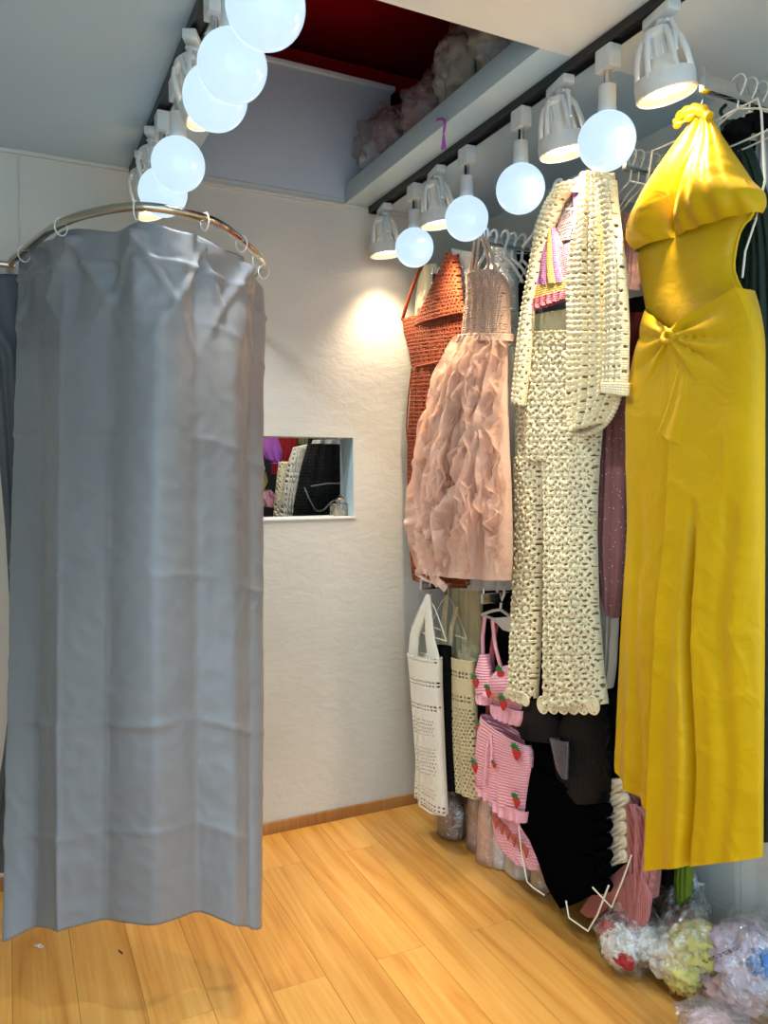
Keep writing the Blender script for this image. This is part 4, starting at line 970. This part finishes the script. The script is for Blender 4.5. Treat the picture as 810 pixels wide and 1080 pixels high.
hg = hanger(XB + 0.012, 2.08, 0.943, 'white plastic hanger with a broad yoke holding the strawberry bikini', WHITE_P, 0.11, 0.035, 0.005, 0.02)
obj('yoke', shell([(516, 652, 546, 650), (524, 658, 544, 660), (530, 664, 540, 667)], Plane(XB + 0.006), 24, 14, 0.003), WHITE_P, hg)
lw_ = thing('clothes_hanger', 'thin white wire frame hanging beside the pink skirt', 'hanger', onX(565, 930, 1.36), 'hangers on the arms')
obj('frame', MB().tube([onX(x, y, 1.352) for x, y in [(547, 872), (550, 900), (556, 930), (562, 936), (574, 944)]], 0.0022, 8), WIRE, lw_)

# black swimsuit and mesh top
XS = 1.44
PS = Plane(XS)
sw = garment('swimsuit', 'plain black high-cut swimsuit with ruffled side', 'swimsuit', XS, 1.6, 0.17)
piece('body', shell([(560, 806, 636, 838), (556, 822, 637, 846), (551, 850, 636, 862), (548, 868, 637, 882), (560, 884, 638, 900), (570, 908, 640, 918), (578, 932, 640, 930), (588, 948, 628, 942), (596, 957, 610, 950)], PS, 80, 100, 0.034, folds(2, 0.002, 101)), BLKS, sw)
obj('waist_seam', MB().tube([PS(x, y) + PS.n * d for x, y, d in [(561, 807, 0.006), (580, 816, 0.034), (605, 829, 0.036), (634, 839, 0.006)]], 0.004, 8), BLKS, sw)
for k in range(6):
    y = 848 + k * 16; piece('ruffle', shell([(630, y, 640, y), (628, y + 8, 645, y + 7), (630, y + 14, 640, y + 14)], Plane(XS - 0.01), 16, 14, 0.022, lambda s, t, x, yy: 0.006 * np.sin(14 * s) * t), BLKS, sw)
strap('leg_strap', [(597, 955), (594, 930), (598, 908), (612, 899), (628, 902), (640, 916)], Plane(XS - 0.03), 0.0045, BLKS, sw)
st_ = garment('mesh_camisole', 'sheer black ribbed top with grey sequin strip above the swimsuit', 'top', XS, 1.65, 0.55)
piece('cup', shell([(560, 735, 580, 738), (549, 748, 596, 760), (547, 765, 600, 775), (552, 778, 598, 784)], PS, 40, 40, 0.032), SEQ, st_)
piece('cup', shell([(600, 748, 640, 745), (590, 770, 643, 765), (586, 800, 643, 795), (592, 830, 642, 832), (610, 846, 640, 846)], PS, 50, 50, 0.036), SEQ, st_)
piece('sequin_strip', shell([(580, 778, 600, 782), (584, 795, 600, 797), (588, 812, 599, 814), (594, 820, 599, 822)], Plane(XS - 0.040), 20, 30, 0.010), SEQG, st_)
piece('side_panel', shell([(552, 775, 584, 780), (558, 795, 590, 805), (562, 810, 598, 826)], Plane(XS + 0.01), 30, 30, 0.012), BLKS, st_)
for q in ([(562, 740), (568, 724), (574, 710)], [(615, 750), (612, 730), (608, 712)]): strap('strap', q, PS, 0.0035, BLK, st_, 0.01)
hanger(XS + 0.01, 1.76, 0.937, 'clear wire hanger of the black mesh top', WIRE, 0.14, 0.12, 0.0022, 0.03)
simple('long_skirt', 'black skirt behind the black swimsuit', 'skirt', 1.53, [(560, 730, 650, 730), (556, 820, 655, 820), (570, 880, 660, 880), (590, 925, 660, 920)], BLK, 0.02, 102, 0.008)
simple('long_skirt', 'black skirt touching the wall below the yellow dress', 'skirt', 1.60, [(640, 820, 720, 810), (645, 880, 722, 870), (660, 940, 716, 930)], BLK, 0.02, 103, 0.008)

# ivory frilled garment, dusty pink wrap, lime scrap
XI = 1.47
PI_ = Plane(XI)
fr_ = garment('frilled_camisole', 'ivory frilled top squeezed between black swimsuit and dusty pink wrap', 'top', XI, 1.42, 0.3)
piece('body', shell([(636, 822, 660, 820), (636, 850, 661, 850), (636, 885, 664, 880), (636, 918, 668, 905)], Plane(XI + 0.012), 30, 50, 0.016, folds(2, 0.004, 111)), fabric('ivory_frill', rgb(224, 210, 180), 0.8, 0.88, wrinkle=0.5), fr_)
for k in range(6):
    y = 822 + k * 15; piece('frill', shell([(637, y, 660, y - 2), (635, y + 8, 664, y + 6), (638, y + 16, 662, y + 12)], PI_, 30, 14, 0.016, lambda s, t, x, yy: 0.007 * np.sin(16 * s + yy) * t), MATS['ivory_frill'], fr_)
XD = 1.50
PD = Plane(XD)
dw = garment('wrap_blouse', 'dusty pink ribbed wrap top gathered to a tail above the floor', 'top', XD, 1.4, 0.12)
piece('gathered_panel', shell([(664, 836, 680, 850), (664, 870, 694, 858), (666, 900, 696, 890), (672, 930, 692, 925), (676, 950, 688, 948)], PD, 60, 60, 0.03, lambda s, t, x, y: 0.010 * np.sin(22 * s + 6 * t)), DUSTY, dw)
piece('band', shell([(622, 950, 640, 930), (612, 962, 668, 905), (620, 968, 676, 915), (632, 968, 672, 930)], Plane(XD - 0.012), 50, 40, 0.018, lambda s, t, x, y: 0.004 * np.sin(14 * s)), DUSTY, dw)
piece('tail', shell([(660, 925, 676, 918), (662, 950, 688, 945), (664, 975, 684, 972), (668, 984, 672, 983)], Plane(XD - 0.02), 30, 40, 0.014, folds(2, 0.004, 112)), DUSTY, dw)
piece('tail', shell([(648, 945, 664, 938), (648, 965, 668, 962), (652, 980, 660, 978)], Plane(XD - 0.016), 24, 30, 0.012), DUSTY, dw)
wh = thing('clothes_hanger', 'white wire hanger dangling upside down over the dusty pink wrap', 'hanger', onX(625, 985, 1.36), 'hangers on the arms')
obj('frame', MB().tube([onX(x, y, 1.36) for x, y in [(597, 950), (600, 968), (620, 982), (630, 965), (642, 934)]], 0.0024, 8), WIRE, wh)
wh2 = thing('clothes_hanger', 'bent wire hanger end just right of the swimsuit', 'hanger', onX(646, 955, 1.37), 'hangers on the arms')
obj('frame', MB().tube([onX(x, y, 1.372) for x, y in [(625, 936), (645, 957), (656, 930), (666, 902)]], 0.0022, 8), WIRE, wh2)
simple('scarf', 'lime green scarf end hanging under the yellow dress', 'scarf', 1.60, [(712, 900, 732, 898), (712, 930, 730, 925), (716, 955, 728, 946)], fabric('lime_mesh', rgb(110, 140, 30), 0.8, 0.8, knit=(0.006, 0.006)), 0.015, 113, 0.006)

# ================================================================== things on the floor
def packet(name, label, px, py, X, h, w, d, mat_in, seed, lean=0.0, group='plastic-wrapped garments standing on the floor'):
    """upright plastic-wrapped garment at floor point under pixel (px, py)"""
    p = onZ(px, py, 0.0); t = thing(name, label, 'packet', p, group)
    b = MB()
    pr = []
    n = 20; V = []; F = []
    for i in range(9):
        z = h * i / 8; k = 1 - 0.55 * max(0, (i - 5) / 3) ** 1.5
        for j in range(n):
            a = 2 * PI * j / n; nz = 1 + 0.16 * mnoise.noise(Vector((math.cos(a) * 1.6 + seed, math.sin(a) * 1.6, z * 14)))
            V.append((p[0] + d * math.cos(a) * nz * k + lean * z, p[1] + w * math.sin(a) * nz * k, 0.004 + z))
    for i in range(8):
        for j in range(n): F.append((i * n + j, i * n + (j + 1) % n, (i + 1) * n + (j + 1) % n, (i + 1) * n + j))
    F.append(tuple(range(n - 1, -1, -1))); F.append(tuple(8 * n + j for j in range(n)))
    b.add(V, F); obj('folded_garment', b, mat_in, t, ang=None)
    c = np.array([p[0] + lean * h / 2, p[1], 0.004 + h / 2])
    V2 = [tuple(c + (np.array(v) - c) * np.array([1.18, 1.12, 1.03]) + np.array([0, 0, 0.004])) for v in V]
    V2 = [(x, y, max(z, 0.0015)) for x, y, z in V2]
    b2 = MB().add(V2, F); obj('plastic_sleeve', b2, FILM, t, ang=None)
packet('wrapped_garment', 'mauve garment in a clear sleeve standing farthest along the wall', 503, 897, 1.5, 0.27, 0.040, 0.030, fabric('dusk_rose', rgb(150, 112, 108), 0.7), 1)
packet('wrapped_garment', 'peach garment in a clear sleeve on the floor below the pink skirt', 515, 909, 1.5, 0.26, 0.045, 0.035, fabric('peach', rgb(214, 166, 146), 0.7), 2)
packet('wrapped_garment', 'white rolled garment standing on the floor under the pink knit skirt', 527, 914, 1.5, 0.15, 0.032, 0.028, fabric('white_roll', rgb(222, 220, 214), 0.7), 3)
packet('wrapped_garment', 'cream rolled garment lying under the coral zigzag skirt', 546, 922, 1.5, 0.11, 0.055, 0.035, fabric('cream_roll', rgb(214, 204, 184), 0.7), 4)
packet('wrapped_garment', 'tan rolled garment beside the black swimsuit', 570, 938, 1.5, 0.16, 0.035, 0.030, fabric('tan_roll', rgb(190, 158, 118), 0.7), 5)
packet('wrapped_garment', 'brown heap standing in for wood reflections and shadow under the beige vest', 476, 880, 1.6, 0.15, 0.06, 0.05, fabric('reflection_brown', rgb(110, 62, 28), 0.8), 6)  # no garment: wood reflections and shadow given as a brown shape

def bag(label, c, r, inner, seed, mat=None, name='plastic_bag', group='plastic bags on the floor', film_amp=0.3):
    c = np.array(c, float); t = thing(name, label, 'bag', (c[0], c[1], c[2] - r[2]), group)
    for k, (off, rad, mt) in enumerate(inner):
        obj('folded_garment', MB().blob(c + np.array(off), rad[0], rad[1], rad[2], 0.5, 2.0, seed * 3.7 + k, 52, flat=c[2] - r[2] + 0.006, sharp=True), mt, t, ang=None)
    obj('plastic_film', MB().blob(c, r[0], r[1], r[2], film_amp, 2.8, seed, 44, flat=c[2] - r[2] + 0.002), mat or FILM, t, ang=None)
    return t
WHT = fabric('white_cotton', rgb(230, 226, 214), 0.8, 0.9, wrinkle=0.9, wscale=34)
REDS = fabric('red_print', rgb(190, 50, 54), 0.8); TEAL = fabric('teal_cloth', rgb(40, 130, 100), 0.8); PALEY = fabric('pale_yellow_cloth', rgb(224, 210, 120), 0.8)
PALEP = fabric('pale_pink_cloth', rgb(226, 190, 188), 0.8); BLUE = fabric('sky_blue_cloth', rgb(96, 146, 214), 0.7); LILAC = fabric('pale_lilac', rgb(206, 188, 204), 0.8)
b1 = onZ(664, 1022, 0.0)
bag('clear bag with red and white cloth on the floor under the wrap', (b1[0], b1[1], 0.085), (0.080, 0.085, 0.085), [((-0.03, 0.0, -0.01), (0.05, 0.05, 0.05), WHT), ((0.02, -0.03, 0.01), (0.045, 0.05, 0.045), WHT), ((-0.045, 0.03, 0.012), (0.022, 0.03, 0.03), REDS), ((-0.055, -0.03, -0.02), (0.02, 0.035, 0.02), REDS), ((0.0, 0.05, -0.05), (0.05, 0.04, 0.03), TEAL)], 2)
b2 = onZ(712, 1050, 0.0)
bag('clear bag of pale yellow cloth beside the right wall', (b2[0] + 0.05, b2[1], 0.105), (0.09, 0.085, 0.105), [((-0.02, 0.02, -0.02), (0.07, 0.08, 0.06), WHT), ((0.0, -0.03, 0.03), (0.07, 0.07, 0.05), PALEY), ((-0.05, -0.02, -0.03), (0.04, 0.05, 0.05), PALEY)], 3)
b3 = onZ(790, 1085, 0.0)
b3t = bag('clear printed bag with lilac and blue clothes in the near right corner', (b3[0] + 0.06, b3[1] + 0.02, 0.125), (0.12, 0.115, 0.12), [((-0.02, 0.02, 0.02), (0.09, 0.09, 0.07), LILAC), ((-0.03, -0.05, 0.05), (0.05, 0.05, 0.035), BLUE), ((-0.06, 0.03, -0.06), (0.06, 0.07, 0.05), PALEP)], 4)
b4 = onZ(762, 1120, 0.0)
bag('clear bag of pale pink cloth cut off by the bottom edge', (b4[0], b4[1], 0.055), (0.09, 0.11, 0.055), [((-0.01, 0.03, 0.0), (0.06, 0.05, 0.04), PALEP), ((0.0, -0.04, 0.0), (0.06, 0.05, 0.04), PALEP)], 6)
b5 = onZ(640, 990, 0.0)
bag('crumpled milky bag with beige cloth behind the dangling hanger', (b5[0] + 0.03, b5[1], 0.06), (0.055, 0.075, 0.06), [((0, 0, 0), (0.045, 0.055, 0.045), fabric('beige_cloth', rgb(200, 160, 130), 0.8))], 7, FILM2)
b6 = onX(715, 968, 1.66)
bag('small dark bag with black and red cloth against the right wall', (b6[0], b6[1], 0.13), (0.06, 0.09, 0.13), [((0, 0.02, 0.03), (0.045, 0.06, 0.08), BLK), ((-0.02, -0.03, -0.02), (0.035, 0.04, 0.05), REDS)], 8)
ink = plain('black_print', rgb(20, 20, 20), 0.6)
# faint printed care symbols on the bag
for k in range(7):
    c = onZ(744 + k * 5.2, 1014 - k * 2.2, 0.235) ; m = MB()
    if k % 2: m.tube([c + np.array([0.004 * math.cos(a), 0.004 * math.sin(a), 0]) for a in np.linspace(0, 5.2, 12)], 0.0008, 6)
    else: m.tube([c + np.array(q) for q in ((-0.004, -0.004, 0), (0.004, -0.004, 0), (0.004, 0.004, 0), (-0.004, 0.004, 0), (-0.004, -0.001, 0))], 0.0008, 6)
    obj('printed_mark', m, ink, b3t)
# bits of thread and a pin on the floor by the curtain
for x, y, s, l, mt in ((42, 998, 1, 'small scrap of white thread on the floor below the curtain', WHITE_P), (128, 1004, 2, 'bent dark pin on the floor below the curtain', BLACK_P)):
    p = onZ(x, y, 0.0025); pts = [p + np.array([0.02 * math.sin(1.7 * k + s) * (k / 6 - 0.3), 0.012 * math.cos(2.1 * k * s), 0]) for k in range(7 if s == 1 else 3)]
    tag(obj('thread_scrap' if s == 1 else 'bent_pin', MB().tube(spline(pts, 24), 0.0016, 6), mt), l, 'thread' if s == 1 else 'pin')

# ================================================================== bags on the loft ledge
def loft_bag(label, px, py, r, cols, seed, mat, sharp=0.35):
    c = onX(px, py, 1.30); c[2] = ZC + 0.072 + r[2]
    return bag(label, c, r, cols, seed, mat, group='bags on the loft ledge', film_amp=sharp)
DUST = fabric('dusty_rose_cloth', rgb(168, 130, 126), 0.8); WGREY = fabric('warm_grey_cloth', rgb(176, 166, 150), 0.8)
LFILM = film('loft_plastic', 0.12, (0.9, 0.84, 0.84, 1), 0.16)
loft_bag('clear plastic bag of pale clothes at the back of the loft ledge', 416, 160, (0.13, 0.15, 0.12), [((-0.02, 0.05, -0.04), (0.08, 0.08, 0.07), WHT), ((-0.02, -0.06, 0.0), (0.08, 0.08, 0.07), DUST)], 21, LFILM)
loft_bag('clear bag of rose clothes in the middle of the loft ledge', 460, 120, (0.11, 0.12, 0.11), [((-0.03, 0.0, -0.02), (0.08, 0.1, 0.08), DUST)], 22, LFILM)
loft_bag('grey plastic bag of clothes on the loft ledge', 500, 95, (0.12, 0.10, 0.13), [((-0.02, 0, 0), (0.1, 0.11, 0.11), WGREY)], 23, LFILM, 0.3)
loft_bag('crumpled grey bag nearest the ceiling edge of the loft', 545, 70, (0.12, 0.095, 0.15), [((-0.02, 0, 0), (0.1, 0.12, 0.13), WGREY)], 24, FILM2, 0.35)
ts = thing('tassel_cord', 'purple tassel cord dangling over the beam edge', 'cord', onX(467, 150, 1.15))
obj('cord', MB().tube(spline([onX(x, y, X) for x, y, X in [(443, 146, 1.20), (455, 132, 1.19), (463, 126, 1.155), (469, 128, 1.152), (468, 140, 1.15)]], 24), 0.004, 8), PURP, ts)
for k in range(6):
    a = onX(468, 140, 1.15); obj('tassel_thread', MB().tube([a, a + np.array([0.003 * math.cos(k), 0.004 * math.sin(k), -0.02]), a + np.array([0.005 * math.cos(k), 0.009 * math.sin(k), -0.045])], 0.002, 6), PURP, ts)

# ================================================================== clothes seen through the opening
Ys = 3.12
class _PO:
    n = np.array([0.0, -1.0, 0.0])
    def __init__(s, Y): s.Y = Y
    def __call__(s, x, y): return onY(x, y, s.Y)
def through(name, label, cat, Y, rows, mat, depth=0.03, seed=1, amp=0.008, hole=None, thick=None, relief=None):
    pl = _PO(Y); sh = shell(rows, pl, 50, 80, depth, folds(3, amp, seed), hole=hole, relief=relief); V = sh[0]
    t = thing(name, label, cat, (V[:, 0].mean(), Y, V[:, 2].min())); piece('body', sh, mat, t, thick); return t
through('lace_trousers', 'white crochet trouser leg behind the wall opening, right one', 'trousers', 3.08, [(310, 472, 323, 469), (304, 490, 320, 492), (299, 520, 314, 522), (294, 560, 310, 562), (288, 620, 306, 622)], WCRO, 0.03, 201, 0.003, net(0.011, 0.011, 0.4, 0.36, True), 0.003, popcorn(0.011, 0.011, 0.003))
through('lace_trousers', 'cream crochet trouser leg behind the wall opening, left one', 'trousers', 3.14, [(295, 487, 304, 487), (292, 510, 304, 512), (289, 545, 302, 547), (284, 600, 298, 600)], CROC, 0.03, 202, 0.003, net(0.011, 0.011, 0.4, 0.36, True), 0.003, popcorn(0.011, 0.011, 0.003))
bl = through('lace_dress', 'black lace dress with a silver chain belt behind the wall opening', 'dress', 3.05, [(325, 468, 364, 469), (318, 490, 366, 490), (312, 520, 366, 520), (306, 560, 366, 560), (300, 640, 366, 640)], fabric('black_lace', rgb(14, 14, 14), 0.8, 0.3, spec=0.1, col2=rgb(44, 44, 42), knit=(0.014, 0.014), kstr=0.9), 0.04, 203, 0.010)
obj('chain_belt', MB().tube([onY(x, y, 3.0) for x, y in [(328, 513), (345, 510), (360, 510)]], 0.0035, 8), plain('silver_chain', rgb(150, 150, 146), 0.4, 0.6), bl)
obj('chain_belt', MB().tube(spline([onY(x, y, 3.0) for x, y in [(321, 514), (327, 528), (333, 538), (341, 538), (349, 530), (358, 526)]], 24), 0.0035, 8), MATS['silver_chain'], bl)
through('satin_bra', 'purple satin bra hanging at the left of the wall opening', 'bra', 3.3, [(272, 460, 292, 462), (270, 475, 297, 476), (276, 484, 296, 486), (286, 488, 292, 489)], PURP, 0.05, 204, 0.006)
through('cotton_blouse', 'red cloth behind the purple bra in the wall opening', 'top', 3.45, [(290, 458, 316, 458), (288, 480, 312, 480), (286, 500, 304, 500)], fabric('red_cloth', rgb(150, 14, 20), 0.8), 0.02, 205)
through('bikini_bra', 'pink flowered bikini low in the wall opening', 'bikini top', 3.3, [(276, 518, 284, 516), (273, 526, 291, 524), (276, 534, 288, 535)], PINKR, 0.04, 206)
through('bikini_bra', 'yellow ruffled bikini above the pink one in the wall opening', 'bikini top', 3.34, [(268, 496, 280, 498), (270, 508, 282, 508), (270, 516, 278, 517)], PALEY, 0.03, 207)
through('cotton_blouse', 'olive top at the upper middle of the wall opening', 'top', 3.5, [(314, 456, 326, 456), (312, 468, 324, 470)], fabric('olive_top', rgb(120, 128, 76), 0.8), 0.02, 208)
through('lace_shawl', 'pale lace shawl over the black lace dress in the wall opening', 'shawl', 3.2, [(330, 464, 362, 463), (328, 470, 362, 470)], WLACE, 0.02, 209)
# glass box with a small jar on the sill
gb = onY(358, 541, YB + 0.075); gx, gyy, gz = gb[0], gb[1], OZ0 + 0.0015
pk = thing('trinket_box', 'small clear box with brass edges on the sill of the wall opening', 'box', (gx, gyy, gz))
GLASS = film('clear_box', 0.12, (0.95, 0.97, 0.95, 1), 0.12); BRS = plain('brass_edge', rgb(160, 132, 84), 0.3, 1.0)
obj('case', MB().box(gx - 0.030, gx + 0.026, gyy - 0.022, gyy + 0.022, gz + 0.001, gz + 0.046, 0.001), GLASS, pk)
for dx in (-0.030, 0.026):
    for dy in (-0.022, 0.022): obj('edge', MB().tube([(gx + dx, gyy + dy, gz), (gx + dx, gyy + dy, gz + 0.047)], 0.0014, 6), BRS, pk)
for zz_ in (0.002, 0.024, 0.046):
    for dy in (-0.022, 0.022): obj('edge', MB().tube([(gx - 0.03, gyy + dy, gz + zz_), (gx + 0.026, gyy + dy, gz + zz_)], 0.0014, 6), BRS, pk)
obj('content', MB().box(gx - 0.022, gx + 0.018, gyy - 0.014, gyy + 0.014, gz + 0.002, gz + 0.020, 0.002), fabric('beige_content', rgb(150, 136, 110), 0.8), pk)
jr = thing('glass_jar', 'tiny glass jar with a knob lid on top of the trinket box', 'jar', (gx + 0.004, gyy, gz + 0.0475))
obj('jar_body', MB().lathe([(0.012, 0.0), (0.019, 0.004), (0.020, 0.012), (0.015, 0.018)], 20, (gx + 0.004, gyy, gz + 0.0478)), GLASS, jr)
obj('lid', MB().lathe([(0.016, 0.018), (0.014, 0.023), (0.005, 0.026), (0.007, 0.031), (0.0, 0.034)], 20, (gx + 0.004, gyy, gz + 0.0478)), BRS, jr)
stl = thing('stall_fill_lamp', 'added unseen fill lamp over the stall behind the wall opening', 'lamp', (0.9, 3.0, ZC - 0.06))  # unseen lamp added to brighten the clothes in the stall
obj('housing', MB().lathe([(0.09, 0.0), (0.09, -0.03), (0.085, -0.035)], 28, (0.9, 3.0, ZC - 0.021)), LAMPBODY, stl)
obj('diffuser', MB().lathe([(0.08, -0.036), (0.06, -0.045), (0.0, -0.05)], 28, (0.9, 3.0, ZC - 0.021)), plain('fill_diffuser', rgb(240, 240, 235), 0.4, emit=(1, 0.96, 0.9, 1), estr=110), stl)
